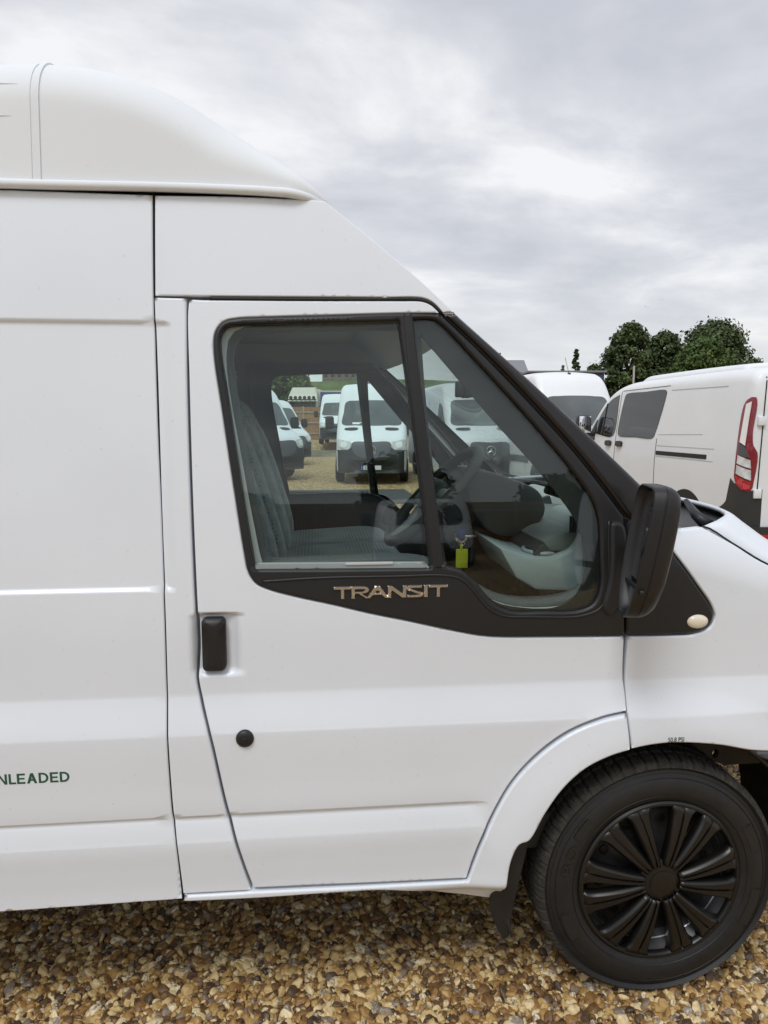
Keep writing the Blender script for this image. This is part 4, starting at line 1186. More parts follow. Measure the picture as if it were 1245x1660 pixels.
# dashboard
def A2(px, py, y): 
    p = at(px, py, y); return (p[0], p[2])
dz = 1.27
dash_prof = [(0.56, 1.235), (0.66, 1.275), (0.80, 1.275), (0.96, 1.262), (1.04, 1.25), (1.04, 0.80), (0.76, 0.80), (0.66, 0.95), (0.60, 1.10)]
dash_prof = [tuple(p) for p in catmull([(p[0] + 0.02, p[1]) for p in dash_prof], 0.05)]
prism('dashboard', dash_prof, 0.16, W - 0.16, 'dash_dark', VAN, 0.004)
top_prof = [tuple(p) for p in catmull([(0.60, 1.262), (0.68, 1.290), (0.82, 1.290), (0.98, 1.276), (1.05, 1.262), (1.05, 1.235, 1), (0.62, 1.235, 1)], 0.05)]
prism('dashboard_top', top_prof, 0.155, W - 0.155, 'dash_skylit', VAN, 0.006)
hood = [tuple(p_) for p_ in catmull([A2(757, 776, 0.36), A2(786, 764, 0.36), A2(830, 776, 0.36), A2(878, 800, 0.36), A2(884, 836, 0.36), A2(850, 866, 0.36), A2(806, 868, 0.36), A2(772, 838, 0.36)], 0.03)]
prism('instrument_hood', hood, 0.36, 0.70, 'dash_dark', VAN, 0.012)
# pale end of the dashboard with cup holder and vent by the near door
endp = [A2(792, 876, 0.24), A2(815, 884, 0.24), A2(842, 892, 0.24), A2(876, 893, 0.24), A2(905, 880, 0.24), A2(922, 852, 0.24), A2(936, 835, 0.24), A2(965, 828, 0.24), A2(985, 845, 0.24), A2(985, 948, 0.24), A2(852, 944, 0.24), A2(820, 925, 0.24)]
END = prism('dashboard_end', endp, 0.14, 0.46, 'dash_light', VAN, 0.012)
cup = at(872, 896, 0.24)
tube('cup_holder_ring', [(cup[0] + 0.045 * cos(t), 0.22 + 0.06 * sin(t), cup[2] + 0.012) for t in np.linspace(0, 2 * pi, 40, endpoint=False)], 0.006, 'dash_light', END, 8, True)
lathe_c = [(cup[0] + 0.043 * cos(t), 0.22 + 0.058 * sin(t), cup[2] + 0.011) for t in np.linspace(0, 2 * pi, 32, endpoint=False)]
lo_ = [(p[0], p[1], p[2] - 0.004) for p in lathe_c]
mobj('cup_holder_well', lathe_c + lo_, [tuple(range(32)), tuple(range(32, 64))[::-1]] + [(i, (i + 1) % 32, 32 + (i + 1) % 32, 32 + i) for i in range(32)], 'trim_grey', END, False)
for i in range(5):
    p = at(925 + 4.5 * i, 850 - 0.5 * i, 0.135)
    box('vent_slat', p, (0.0035, 0.012, 0.045), 'seal', END, 0.001)
DV = box('dashboard_vent', at(899, 797, 0.20) + np.array([0.01, 0, 0]), (0.075, 0.03, 0.032), 'dash_dark', VAN, 0.008, Matrix.Rotation(radians(18), 4, 'Y'))
for i in range(4):
    p = at(888 + 7 * i, 794 + 2 * i, 0.18); box('vent_slat', p, (0.010, 0.006, 0.022), 'seal', DV, 0.001)
# centre stack
RS = Matrix.Rotation(radians(-18), 4, 'Y')
st = at(872, 830, 0.95)
st = at(872, 828, 0.86)
CS = box('centre_stack', (st[0] + 0.05, 0.98, st[2]), (0.10, 0.34, 0.135), 'dash_silver', VAN, 0.015, RS)
box('radio_screen', (st[0] - 0.006, 0.86, st[2] + 0.018), (0.085, 0.12, 0.065), 'screen', CS, 0.004, RS)
box('switch_panel', (st[0] + 0.02, 0.86, st[2] - 0.095), (0.10, 0.16, 0.05), 'dash_dark', CS, 0.006, RS)
lv = at(803, 850, 0.75); tube('gear_lever', [(lv[0] + 0.05, 0.95, 1.0), (lv[0], 0.92, 1.12)], [0.012, 0.012], 'dash_dark', VAN, 8)
sbox('gear_knob', (lv[0] - 0.005, 0.92, 1.14), (0.05, 0.05, 0.07), 'dash_dark', VAN, 0.7)
# rear-view screen at the head of the windscreen
rv = at(757, 631, 0.92)
RV = box('interior_mirror', rv, (0.03, 0.085, 0.062), 'dash_dark', VAN, 0.006, Matrix.Rotation(radians(0), 4, 'Z') )
RV2 = box('mirror_case', (rv[0], rv[1], rv[2]), (0.085, 0.03, 0.058), 'dash_dark', RV, 0.006)
tube('mirror_stem', [rv, (rv[0] + 0.03, rv[1], rv[2] + 0.07)], 0.008, 'dash_dark', RV, 8)

# seats
def seat(x, y, wd, parent=VAN):
    root = bpy.data.objects.new('cab_seat', None); COL.objects.link(root); root.parent = parent; root.location = (x, y, 0)
    def lean(p): return [p[0] - 0.31 * p[2] + 0.05 * (abs(p[1]) / (wd / 2)) ** 3, p[1], p[2]]
    sbox('seat_base', (0.06, 0, 0.80), (0.46, wd * 0.8, 0.30), 'trim_grey', root, 0.25)
    sbox('seat_cushion', (0.06, 0, 1.00), (0.58, wd, 0.17), 'seat_fabric', root, 0.42, 20, fn=lambda p: [p[0], p[1], p[2] + 0.06 * p[0] + 0.02 * (abs(p[1]) / (wd / 2)) ** 3])
    sbox('seat_back', (-0.26, 0, 1.36), (0.14, wd, 0.66), 'seat_fabric', root, 0.42, 20, fn=lean)
    for s_ in (-1, 1):
        sbox('side_bolster', (-0.215, s_ * (wd / 2 - 0.045), 1.33), (0.15, 0.085, 0.56), 'seat_plain', root, 0.6, 14, fn=lambda p: [p[0] - 0.31 * p[2], p[1], p[2]])
    sbox('headrest', (-0.395, 0, 1.79), (0.10, 0.27, 0.19), 'seat_plain', root, 0.5, 14, fn=lambda p: [p[0] - 0.1 * p[2], p[1], p[2]])
    for s_ in (-1, 1): tube('headrest_post', [(-0.355, s_ * 0.07, 1.66), (-0.38, s_ * 0.07, 1.74)], 0.006, 'chrome', root, 8)
    return root
ss_ = at(525, 885, 0.5)
SX = ss_[0] - 0.06
seat(SX, 0.50, 0.50)
seat(SX + 0.02, 1.02, 0.44); seat(SX + 0.02, 1.47, 0.44)
# belt hanging from the pillar
tube('seat_belt', [(SX - 0.42, 0.17, 1.72), (SX - 0.30, 0.20, 1.40), (SX - 0.20, 0.235, 1.05)], 0.014, 'seal', VAN, 6)
# far mirrored side: repeats
for o in MIRROR:
    if o.parent in MIRROR: continue
    c = copy_tree(o, VAN)
    if o is MIR:
        c.location.y = W - o.location.y; c.rotation_euler.z = -o.rotation_euler.z; c.scale.y = -1
    else:
        c.scale.y = -1 * o.scale.y; c.location.y = W - o.location.y

# key with its tag
kp = at(748, 873, 0.40)
KEY = thing('key', 'blue-topped ignition key with a yellow paper tag hanging from it', 'key', (kp[0], 0.40, kp[2]))
sbox('key_head', (0, 0, 0.012), (0.022, 0.012, 0.036), 'key_blue', KEY, 0.6, 8)
box('key_blade', (0.03, 0.0, 0.006), (0.05, 0.004, 0.008), 'chrome', KEY, 0.001)
tube('key_ring', [(0.011 * cos(t), 0.0, -0.010 + 0.012 * sin(t)) for t in np.linspace(0, 2 * pi, 20, endpoint=False)], 0.0014, 'chrome', KEY, 6, True)
TG = box('key_tag', (0.002, 0, -0.060), (0.036, 0.003, 0.058), 'tag_yellow', KEY, 0.001)
box('tag_link', (0.0, 0, -0.026), (0.007, 0.004, 0.020), 'tag_yellow', TG, 0.001)
lk = lathe('ignition_barrel', [(0.0, -0.004), (0.018, -0.004), (0.021, 0.0), (0.022, 0.03)], 'chrome', VAN, 24, (kp[0] + 0.004, 0.425, kp[2]))
lathe('ignition_surround', [(0.022, 0.0), (0.045, 0.004), (0.055, 0.03)], 'dash_dark', VAN, 24, (kp[0] + 0.004, 0.43, kp[2]))
#@@BG
# ------------------------------------------------------------------ other vans
def van_shell(name, L, tops, hws, m, parent, bot=0.30, tum=0.075, rc=0.15, bulge=0.10, crown=0.03):
    tx = [t[0] for t in tops]; tz = [t[1] for t in tops]
    f_top = pchip(tx, tz); f_hw = pchip([h[0] for h in hws], [h[1] for h in hws])
    xs = sorted(set(np.round(np.concatenate([np.linspace(0, L, 44), tx, np.linspace(L - 0.25, L, 10), np.linspace(0, 0.12, 6)]), 4)))
    V, Fc = [], []
    fr = [0, .012, .04, .10, .18, .28, .38, .48, .58, .68, .78, .88, 1.0]
    k = None
    for x in xs:
        zt, hw = float(f_top(x)), float(f_hw(x))
        r = min(rc, (zt - bot) * 0.45)
        half = [(hw * 0.5, bot + 0.0), (hw - 0.05, bot)]
        wz = lambda z: hw - tum * max(0, z - 1.05) ** 1.2 - 0.03 * max(0, 0.7 - z)
        for f_ in fr:
            z = bot + (zt - r - bot) * f_; half.append((wz(z), z))
        wt = wz(zt - r)
        for a in (18, 36, 54, 72, 90):
            half.append((wt - r * 1.15 * (1 - cos(radians(a))), zt - r + r * sin(radians(a))))
        we = half[-1][0]
        for q in (.7, .4, .15): half.append((we * q, zt + crown * (1 - q * q)))
        full = [(y, z) for y, z in half] + [(-y, z) for y, z in half[::-1]]
        bw = sstep(L * 0.62, L * 0.80, x)
        for y, z in full: V.append((x + bw * bulge * (1 - (y / hw) ** 2) - L / 2, y, z))
        k = len(full)
    for i in range(len(xs) - 1):
        for j in range(k): Fc.append((i * k + j, i * k + (j + 1) % k, (i + 1) * k + (j + 1) % k, (i + 1) * k + j))
    Fc.append(tuple(range(k))[::-1]); Fc.append(tuple(range((len(xs) - 1) * k, len(xs) * k)))
    return autosmooth(recalc(mobj(name, V, Fc, m, parent)), 42)
def bvh_of(o):
    return BVHTree.FromPolygons([v.co[:] for v in o.data.vertices], [tuple(p.vertices) for p in o.data.polygons])
def patch(name, bvh, outline, view, m, parent, off=0.006, thick=0.02, g=0.07, rnd=True):
    """piece that follows the body: outline is drawn as seen along `view` ('front','rear','left','right','rearleft')"""
    DIR = {'front': (Vector((-1, 0, 0)), Vector((0, 1, 0))), 'rear': (Vector((1, 0, 0)), Vector((0, 1, 0))),
           'left': (Vector((0, -1, 0)), Vector((1, 0, 0))), 'right': (Vector((0, 1, 0)), Vector((1, 0, 0))),
           'rearleft': (Vector((1, -1, 0)).normalized(), Vector((1, 1, 0)).normalized()), 'rearright': (Vector((1, 1, 0)).normalized(), Vector((1, -1, 0)).normalized())}
    d, u = DIR[view]
    P = catmull([tuple(p) for p in outline], 0.05) if rnd else densify(np.array([p[:2] for p in outline], float), 0.05)
    V2, T = tri2d(P, [], [], g, g, g * 0.3)
    a, b = [], []
    ok = []
    for q in V2:
        o_ = u * float(q[0]) + Vector((0, 0, float(q[1]))) - d * 8
        h = bvh.ray_cast(o_, d)
        if h[0] is None: ok.append(False); a.append(o_); b.append(o_); continue
        ok.append(True)
        a.append(h[0] - d * off); b.append(h[0] - d * (off - thick))
    n = len(a)
    T = [t for t in T.tolist() if ok[t[0]] and ok[t[1]] and ok[t[2]]]
    cnt = set()
    for t in T:
        for e_ in ((t[0], t[1]), (t[1], t[2]), (t[2], t[0])): cnt.add(e_)
    Fc = [tuple(t) for t in T] + [(n + t[2], n + t[1], n + t[0]) for t in T]
    Fc += [(e_[1], e_[0], n + e_[0], n + e_[1]) for e_ in cnt if (e_[1], e_[0]) not in cnt]
    used = sorted({i for f in Fc for i in f}); mp_ = {v: i for i, v in enumerate(used)}
    al = a + b
    return autosmooth(recalc(mobj(name, [al[i] for i in used], [tuple(mp_[i] for i in f) for f in Fc], m, parent)), 40)
def flip(o): return [(-p[0], *p[1:]) for p in o]
def van_wheel(parent, x, y, r=0.335):
    w_ = bpy.data.objects.new('road_wheel', None); COL.objects.link(w_); w_.parent = parent; w_.location = (x, y, r)
    s_ = 1 if y < 0 else -1
    lathe('tyre', [(r * .64, 0.0 * s_), (r * .72, -.012 * s_), (r * .9, -.012 * s_), (r, .02 * s_), (r, .19 * s_), (r * .9, .215 * s_), (r * .64, .2 * s_)], 'rubber', w_, 40)
    lathe('wheel_disc', [(0, .02 * s_), (r * .2, .015 * s_), (r * .25, .03 * s_), (r * .55, .03 * s_), (r * .64, .0)], 'rim_steel', w_, 32)
    return w_
def arch_poly(cx, r, z=0.335):
    return [(cx + r * cos(radians(a)), z + r * sin(radians(a))) for a in range(-10, 191, 10)] 
def emblem(parent, x, z, r):
    e_ = bpy.data.objects.new('emblem', None)
    t = tube('emblem', [(x, r * cos(a), z + r * sin(a)) for a in np.linspace(0, 2 * pi, 32, endpoint=False)], r * 0.10, 'silver_ring', parent, 8, True)
    V, Fc = [], []
    for a in (90, 210, 330):
        a = radians(a); b0 = len(V)
        V += [(x + 0.004, 0.22 * r * cos(a + pi / 3), z + 0.22 * r * sin(a + pi / 3)), (x + 0.004, r * .96 * cos(a), z + r * .96 * sin(a)), (x + 0.004, 0.22 * r * cos(a - pi / 3), z + 0.22 * r * sin(a - pi / 3)), (x + 0.02, 0, z), (x - 0.01, 0, z)]
        Fc += [(b0, b0 + 1, b0 + 3), (b0 + 1, b0 + 2, b0 + 3), (b0 + 1, b0, b0 + 4), (b0 + 2, b0 + 1, b0 + 4)]
    recalc(mobj('emblem_star', V, Fc, 'silver_ring', t, False))
    return t
def wing_mirror(parent, x, y, z, s=1.0):
    sg = 1 if y > 0 else -1
    m_ = sbox('wing_mirror', (x, y, z), (0.16 * s, 0.24 * s, 0.36 * s), 'bg_dark', parent, 0.4, 10)
    box('mirror_face', (x - 0.082 * s, y, z + 0.02), (0.006, 0.19 * s, 0.27 * s), 'mirror_glass', m_, 0.001)
    tube('mirror_stalk', [(x, y - sg * 0.25, z - 0.12), (x, y, z - 0.1)], 0.03, 'bg_dark', m_, 8)

def tall_van(label, group, star=True, tall=2.70):
    root = thing('parked_van', label, 'van', group=group)
    L = 5.9; h = L / 2; k = tall / 2.70
    tops = [(0, 2.52), (0.04, 2.62), (0.15, 2.67), (3.7, 2.70), (4.05, 2.69), (4.28, 2.62), (4.45, 2.48), (4.60, 2.26), (4.80, 1.98), (5.10, 1.56), (5.20, 1.46), (5.45, 1.34), (5.70, 1.19), (5.80, 1.06), (5.86, 0.85), (5.90, 0.62)]
    tops = [(a, b if b < 1.9 else 1.9 + (b - 1.9) * (tall - 1.9) / 0.8) for a, b in tops]
    b = van_shell('body', L, tops, [(0, .95), (0.1, .985), (4.5, .99), (5.1, .97), (5.5, .93), (5.75, .88), (5.9, .78)], 'bg_white', root, bulge=0.14)
    bv = bvh_of(b)
    ws = patch('windscreen', bv, [(-.80, 1.58), (-.4, 1.545), (0, 1.535), (.4, 1.545), (.80, 1.58), (.77, 1.9), (.71, 2.18), (.4, 2.225), (0, 2.235), (-.4, 2.225), (-.71, 2.18), (-.77, 1.9)], 'front', 'bg_glass_pale', root, g=0.1)
    bm_ = patch('front_bumper', bv, [(-.97, .86), (-.62, .90, 1), (-.52, .98, 1), (.52, .98, 1), (.62, .90, 1), (.97, .86), (.97, .34), (.6, .31), (-.6, .31), (-.97, .34)], 'front', 'bg_dark', root, off=0.03, thick=0.05)
    gr = patch('grille', bv, [(-.50, 1.09), (0, 1.115), (.50, 1.09), (.46, .84), (.30, .72), (-.30, .72), (-.46, .84)], 'front', 'bumper_grey', root, off=0.045)
    patch('lower_grille', bv, [(-.55, .60, 1), (.55, .60, 1), (.5, .48, 1), (-.5, .48, 1)], 'front', 'seal', bm_, off=0.045, rnd=False)
    for sg in (1, -1):
        o_ = [(sg * .53, 1.10), (sg * .70, 1.15), (sg * .90, 1.17), (sg * .93, 1.03), (sg * .75, .93), (sg * .58, .93)]
        hl = patch('headlight', bv, o_, 'front', 'lamp_clear', root, off=0.035)
        patch('lamp_core', bv, [(sg * .64, 1.08), (sg * .80, 1.11), (sg * .80, .99), (sg * .66, .97)], 'front', 'lamp_white', hl, off=0.045)
        patch('bonnet_vent', bv, [(sg * .36, 1.475), (sg * .72, 1.47), (sg * .74, 1.45), (sg * .72, 1.425), (sg * .38, 1.43)], 'front', 'bg_dark', root, off=0.02)
        v_ = 'left' if sg > 0 else 'right'
        X = lambda l: [(p[0] - h, *p[1:]) for p in l]
        patch('cab_window', bv, X([(4.20, 2.12), (4.48, 2.08), (4.75, 1.80), (5.00, 1.50), (4.90, 1.42), (4.20, 1.40)]), v_, 'bg_glass', root)
        patch('wheel_arch', bv, X(arch_poly(4.88, .40)), v_, 'seal', root, off=0.004)
        patch('wheel_arch', bv, X(arch_poly(1.15, .40)), v_, 'seal', root, off=0.004)
        for sx_ in (4.15, 2.9): patch('door_seam', bv, X([(sx_ - .008, 2.3, 1), (sx_ + .008, 2.3, 1), (sx_ + .008, .45, 1), (sx_ - .008, .45, 1)]), v_, 'seam', root, off=0.003, rnd=False)
        patch('side_moulding', bv, X([(1.65, .82, 1), (4.35, .82, 1), (4.35, .66, 1), (1.65, .66, 1)]), v_, 'bg_dark', root, off=0.015, rnd=False)
        for wx in (4.88, 1.15): van_wheel(root, wx - h, -sg * 0.985)
        wing_mirror(root, 4.95 - h, sg * 1.16, 1.62)
    for sg in (1, -1): tube('wiper_arm', [(5.26 - h, sg * .1, 1.53), (5.2 - h, sg * .1 + .3, 1.58), (5.15 - h, sg * .1 + .55, 1.60)], 0.012, 'seal', root, 6)
    hit = bv.ray_cast(Vector((9, 0, 0.90)), Vector((-1, 0, 0)))[0]
    if star: emblem(root, hit.x + 0.055, 0.90, 0.12)
    return root, bv, h

def place(root, px, depth, face, z=0.0, front=None):
    """stand a van so that its nose is at column px, depth metres off; face = heading, degrees from 'towards the camera side', + turns its nose to the right"""
    x, y = gp(px, depth)
    ang = -pi / 2 - YAW + radians(face)
    l2 = front if front is not None else 2.95
    root.location = (x - cos(ang) * l2, y - sin(ang) * l2, z); root.rotation_euler = (0, 0, ang)

GB = 'white vans parked across the yard'
A_, bvA, hA = tall_van('tall white van facing us with white number plate, framed in the passenger window', GB)
place(A_, 602, 18.7, 0)
hit = bvA.ray_cast(Vector((9, 0, 0.46)), Vector((-1, 0, 0)))[0]
PL = box('number_plate', (hit.x + 0.05, 0, 0.44), (0.012, 0.52, 0.115), 'plate_white', A_, 0.003)
box('plate_band', (hit.x + 0.0572, -0.232, 0.44), (0.003, 0.05, 0.112), 'plate_blue', PL, 0.0)
tv, tf = text_mesh('YA68', 0.02, 0.01)
lo, hi = tv.min(0), tv.max(0); u = (tv - lo) / (hi - lo)
mobj('plate_lettering', np.stack([hit.x + 0.0565 + u[:, 2] * 0.003, -0.19 + u[:, 0] * 0.24, 0.44 - 0.038 + u[:, 1] * 0.076], 1), tf, 'sticker_black', PL, False)
ppr = bvA.ray_cast(Vector((9, -0.35, 1.60)), Vector((-1, 0, 0)))[0]
box('dash_paper', (ppr.x + 0.012, -0.35, 1.60), (0.006, 0.34, 0.06), 'plate_white', A_, 0.0, Matrix.Rotation(radians(-35), 4, 'Y'))
B_, bvB, _ = tall_van('tall white van with star badge, seen past the steering wheel, nose turned aside', GB)
place(B_, 793, 18.2, 9)
C_, bvC, _ = tall_van('tall white van with roof aerial facing us behind the windscreen pillar', GB, tall=2.80)
place(C_, 968, 15.6, 10)
top = bvC.ray_cast(Vector((4.15 - 2.95, 0.0, 9)), Vector((0, 0, -1)))[0]
AE = sbox('aerial_base', (top.x + .15, 0.0, top.z - 0.06), (0.10, 0.07, 0.09), 'bg_dark', C_, 0.6, 8)
tube('aerial_rod', [(top.x + .15, 0, top.z - 0.05), (top.x - 0.10, 0, top.z + 0.35)], 0.006, 'bg_dark', AE, 6)
E_, _, _ = tall_van('white van at an angle beside the cab seat headrest, seen through the passenger window', GB, star=False)
place(E_, 455, 20.0, 42)
E2, _, _ = tall_van('white van parked behind the angled one, next to the wooden fence', GB, star=False, tall=2.55)
place(E2, 478, 27.5, 42)
F_, _, _ = tall_van('white van standing on the far terrace in front of the blue trailer', GB, star=False)
place(F_, 546, 37.5, 0, 0.5)
G2, _, _ = tall_van('long white van behind the crew van, only its roof showing', GB, star=False, tall=2.74)
x_, y_ = gp(1134, 16.5)
G2.location = (x_, y_, 0); G2.rotation_euler = (0, 0, pi / 2 - YAW + radians(5.7))

def crew_van(label, group=None):
    root = thing('crew_van', label, 'van', group=group)
    L = 4.97; h = L / 2
    tops = [(0, 1.86), (0.03, 1.91), (0.10, 1.94), (0.6, 1.96), (2.6, 1.97), (2.95, 1.95), (3.2, 1.90), (3.42, 1.81), (3.75, 1.58), (4.02, 1.38), (4.15, 1.29), (4.5, 1.13), (4.75, 1.0), (4.86, 0.86), (4.93, 0.70), (4.97, 0.55)]
    b = van_shell('body', L, tops, [(0, .935), (0.03, .962), (0.10, .975), (0.6, .985), (3.4, .985), (4.0, .97), (4.5, .92), (4.8, .84), (4.97, .72)], 'bg_white', root, bot=0.26, tum=0.105, rc=0.13, bulge=0.16)
    bv = bvh_of(b)
    X = lambda l: [(p[0] - h, *p[1:]) for p in l]
    for sg, v_, rv_ in ((1, 'left', 'rearleft'), (-1, 'right', 'rearright')):
        patch('front_side_window', bv, X([(2.98, 1.82, 1), (3.22, 1.765), (3.42, 1.66), (3.60, 1.51), (3.80, 1.345, 1), (3.65, 1.315, 1), (3.05, 1.285), (2.975, 1.34)]), v_, 'bg_glass', root)
        patch('window_bar', bv, X([(3.33, 1.72, 1), (3.355, 1.71, 1), (3.40, 1.30, 1), (3.375, 1.29, 1)]), v_, 'seal', root, off=0.012, rnd=False)
        patch('mirror_triangle', bv, X([(3.64, 1.50, 1), (3.98, 1.22, 1), (3.68, 1.22, 1)]), v_, 'bg_dark', root, off=0.010, rnd=False)
        patch('rear_side_window', bv, X([(1.66, 1.80), (1.69, 1.82), (2.2, 1.825), (2.76, 1.82), (2.79, 1.80), (2.87, 1.33), (2.84, 1.30), (2.3, 1.285), (1.86, 1.28), (1.82, 1.30)]), v_, 'bg_glass', root)
        patch('slide_rail', bv, X([(0.62, 1.145, 1), (1.72, 1.145, 1), (1.72, 1.10, 1), (0.62, 1.10, 1)]), v_, 'seal', root, off=0.004, rnd=False)
        for zz in (1.205, 1.085):
            patch('rail_groove_shade', bv, X([(0.50, zz + .003, 1), (1.72, zz + .003, 1), (1.72, zz - .003, 1), (0.50, zz - .003, 1)]), v_, 'dash_silver', root, off=0.003, rnd=False)  # grey strip, the groove's shade put into colour
        for sx_, z0_, z1_ in ((1.74, 0.42, 1.28), (2.92, 0.42, 1.86)):
            patch('door_seam', bv, X([(sx_ - .005, z1_, 1), (sx_ + .005, z1_, 1), (sx_ + .005, z0_, 1), (sx_ - .005, z0_, 1)]), v_, 'seam', root, off=0.003, rnd=False)
        patch('roof_seam', bv, X([(1.6, 1.868, 1), (2.9, 1.868, 1), (2.9, 1.861, 1), (1.6, 1.861, 1)]), v_, 'seam', root, off=0.003, rnd=False)
        patch('panel_pressing_shade', bv, X([(0.42, 1.802, 1), (1.55, 1.818, 1), (1.55, 1.810, 1), (0.42, 1.794, 1)]), v_, 'dash_silver', root, off=0.003, rnd=False)  # pressing drawn as a strip, its shade painted grey
        patch('waist_crease_shade', bv, X([(0.75, 1.345, 1), (1.72, 1.33, 1), (1.72, 1.325, 1), (0.75, 1.34, 1)]), v_, 'dash_silver', root, off=0.003, rnd=False)  # body is smooth here; grey strip paints the crease's shade
        for hx in (2.68, 3.04):
            patch('door_handle', bv, X([(hx, 1.215), (hx + .17, 1.22), (hx + .17, 1.175), (hx, 1.17)]), v_, 'bg_dark', root, off=0.03, thick=0.04)
        patch('wheel_arch', bv, X(arch_poly(0.98, .44)), v_, 'seal', root, off=0.004)
        patch('wheel_arch', bv, X(arch_poly(3.95, .405)), v_, 'seal', root, off=0.004)
        patch('lower_corner', bv, X([(0.0, 0.92, 1), (0.16, 0.90, 1), (0.22, 0.74), (0.34, 0.66), (0.55, 0.62, 1), (0.60, 0.28, 1), (0.0, 0.28, 1)]), v_, 'bg_dark', root, off=0.006)
        patch('side_skirt', bv, X([(1.42, 0.42, 1), (3.5, 0.42, 1), (3.5, 0.27, 1), (1.42, 0.27, 1)]), v_, 'bg_dark', root, off=0.006, rnd=False)
        # lamp cluster on the rear corner; outline along the diagonal view
        LZ = lambda l: [(p[0] * 0.86, 0.845 + (p[1] - 0.82) * 1.07, *p[2:]) for p in l]
        c0 = -h * 0.7071 + 0.945 * 0.7071 if sg > 0 else -h * 0.7071 + 0.945 * 0.7071
        q = lambda l: [(c0 + p[0], *p[1:]) for p in l]
        tl = patch('tail_lamp', bv, q(LZ([(-.045, 1.60), (.04, 1.585), (.085, 1.53), (.125, 0.98), (.125, 0.93), (.09, 0.87), (.02, 0.82), (-.05, 0.82), (-.07, 0.90), (-.085, 1.14), (-.05, 1.20), (-.04, 1.30)])), rv_, 'lamp_deep_red', root, off=0.012, g=0.04)
        patch('lamp_segment', bv, q(LZ([(-.012, 1.565, 1), (.05, 1.545, 1), (.085, 1.23, 1), (.02, 1.20, 1)])), rv_, 'lamp_white', tl, off=0.026, rnd=False)
        patch('lamp_segment', bv, q(LZ([(.022, 1.19, 1), (.088, 1.22, 1), (.093, 1.13, 1), (-.03, 1.10, 1)])), rv_, 'bumper_grey', tl, off=0.026, rnd=False)
        patch('lamp_segment', bv, q(LZ([(-.035, 1.08, 1), (.094, 1.12, 1), (.098, 1.05, 1), (-.045, 1.01, 1)])), rv_, 'lamp_clear', tl, off=0.026, rnd=False)
        patch('lamp_segment', bv, q(LZ([(-.045, 0.995, 1), (.098, 1.035, 1), (.102, 0.965, 1), (-.05, 0.91, 1)])), rv_, 'lamp_clear', tl, off=0.026, rnd=False)
        patch('lamp_segment', bv, q(LZ([(-.05, 0.895, 1), (.105, 0.95, 1), (.085, 0.88, 1), (.02, 0.835, 1), (-.045, 0.835, 1)])), rv_, 'lamp_red', tl, off=0.026, rnd=False)
        patch('corner_bumper', bv, q([(-.12, .86, 1), (-.03, .845, 1), (.05, .86, 1), (.15, .95, 1), (.19, .72, 1), (.19, .28, 1), (-.12, .28, 1)]), rv_, 'bg_dark', root, off=0.008, rnd=False, g=0.04)
        for zz in (1.47, 0.82):
            hp = bv.ray_cast(Vector((-9, sg * 0.83, zz)), Vector((1, 0, 0)))[0]
            box('door_hinge', (hp.x - 0.012, sg * 0.83, zz), (0.025, 0.07, 0.08), 'bg_white', root, 0.004)
        o_ = [(sg * .50, .93), (sg * .66, .99), (sg * .84, 1.02), (sg * .86, .90), (sg * .70, .83), (sg * .54, .82)]
        patch('headlight', bv, o_, 'front', 'lamp_clear', root, off=0.03)
        patch('rear_pressing_shade', bv, [(sg * .10, 1.72, 1), (sg * .70, 1.72, 1), (sg * .70, 1.10, 1), (sg * .695, 1.10, 1), (sg * .695, 1.715, 1), (sg * .10, 1.715, 1)], 'rear', 'dash_silver', root, off=0.003, rnd=False)  # grey outline paints the shade along the rear door's pressing
        for wx in (3.95, 0.98): van_wheel(root, wx - h, -sg * 0.975, 0.335)
        wing_mirror(root, 3.72 - h, sg * 1.12, 1.42, 0.85)
        patch('door_gap', bv, [(sg * .795, 1.86, 1), (sg * .805, 1.86, 1), (sg * .84, 0.55, 1), (sg * .83, 0.55, 1)], 'rear', 'seal', root, off=0.004, rnd=False)
    patch('windscreen', bv, [(-.76, 1.38), (0, 1.35), (.76, 1.38), (.66, 1.80), (0, 1.84), (-.66, 1.80)], 'front', 'bg_glass', root, g=0.1)
    fb = patch('front_bumper', bv, [(-.95, .72), (-.55, .76), (.55, .76), (.95, .72), (.95, .32), (0, .29), (-.95, .32)], 'front', 'bg_dark', root, off=0.025, thick=0.05)
    patch('grille', bv, [(-.46, .88), (0, .90), (.46, .88), (.36, .58), (-.36, .58)], 'front', 'seal', root, off=0.04)
    rb = patch('rear_bumper', bv, [(-.95, .52, 1), (.95, .52, 1), (.95, .29, 1), (-.95, .29, 1)], 'rear', 'bg_dark', root, off=0.05, thick=0.07, rnd=False)
    patch('reflector', bv, [(.55, .455, 1), (.80, .455, 1), (.80, .415, 1), (.55, .415, 1)], 'rear', 'lamp_red', rb, off=0.055, rnd=False)
    patch('plate_recess', bv, [(-.10, .84), (.62, .84), (.70, .79), (.66, .765), (-.10, .765)], 'rear', 'seal', root, off=0.012)
    hp = bv.ray_cast(Vector((-9, 0.32, 0.68)), Vector((1, 0, 0)))[0]
    box('number_plate', (hp.x - 0.008, 0.30, 0.685), (0.012, 0.52, 0.115), 'plate_yellow', root, 0.002)
    return root
D_ = crew_van('white crew van with red tail lamp and black bumper, parked tail towards the bonnet')
def cam_dir(a, b):   # (right, forward) in the picture's ground frame -> world
    r = np.array([cos(YAW), -sin(YAW)]); fw = np.array([sin(YAW), cos(YAW)])
    v = r * a + fw * b; return float(v[0]), float(v[1])
hx_, hy_ = cam_dir(-0.07, 0.997)
D_ANG = math.atan2(hy_, hx_)
cx_, cy_ = gp(1208, 6.35)                 # near rear corner
D_Z = 0.13
D_.rotation_euler = (0, 0, D_ANG)
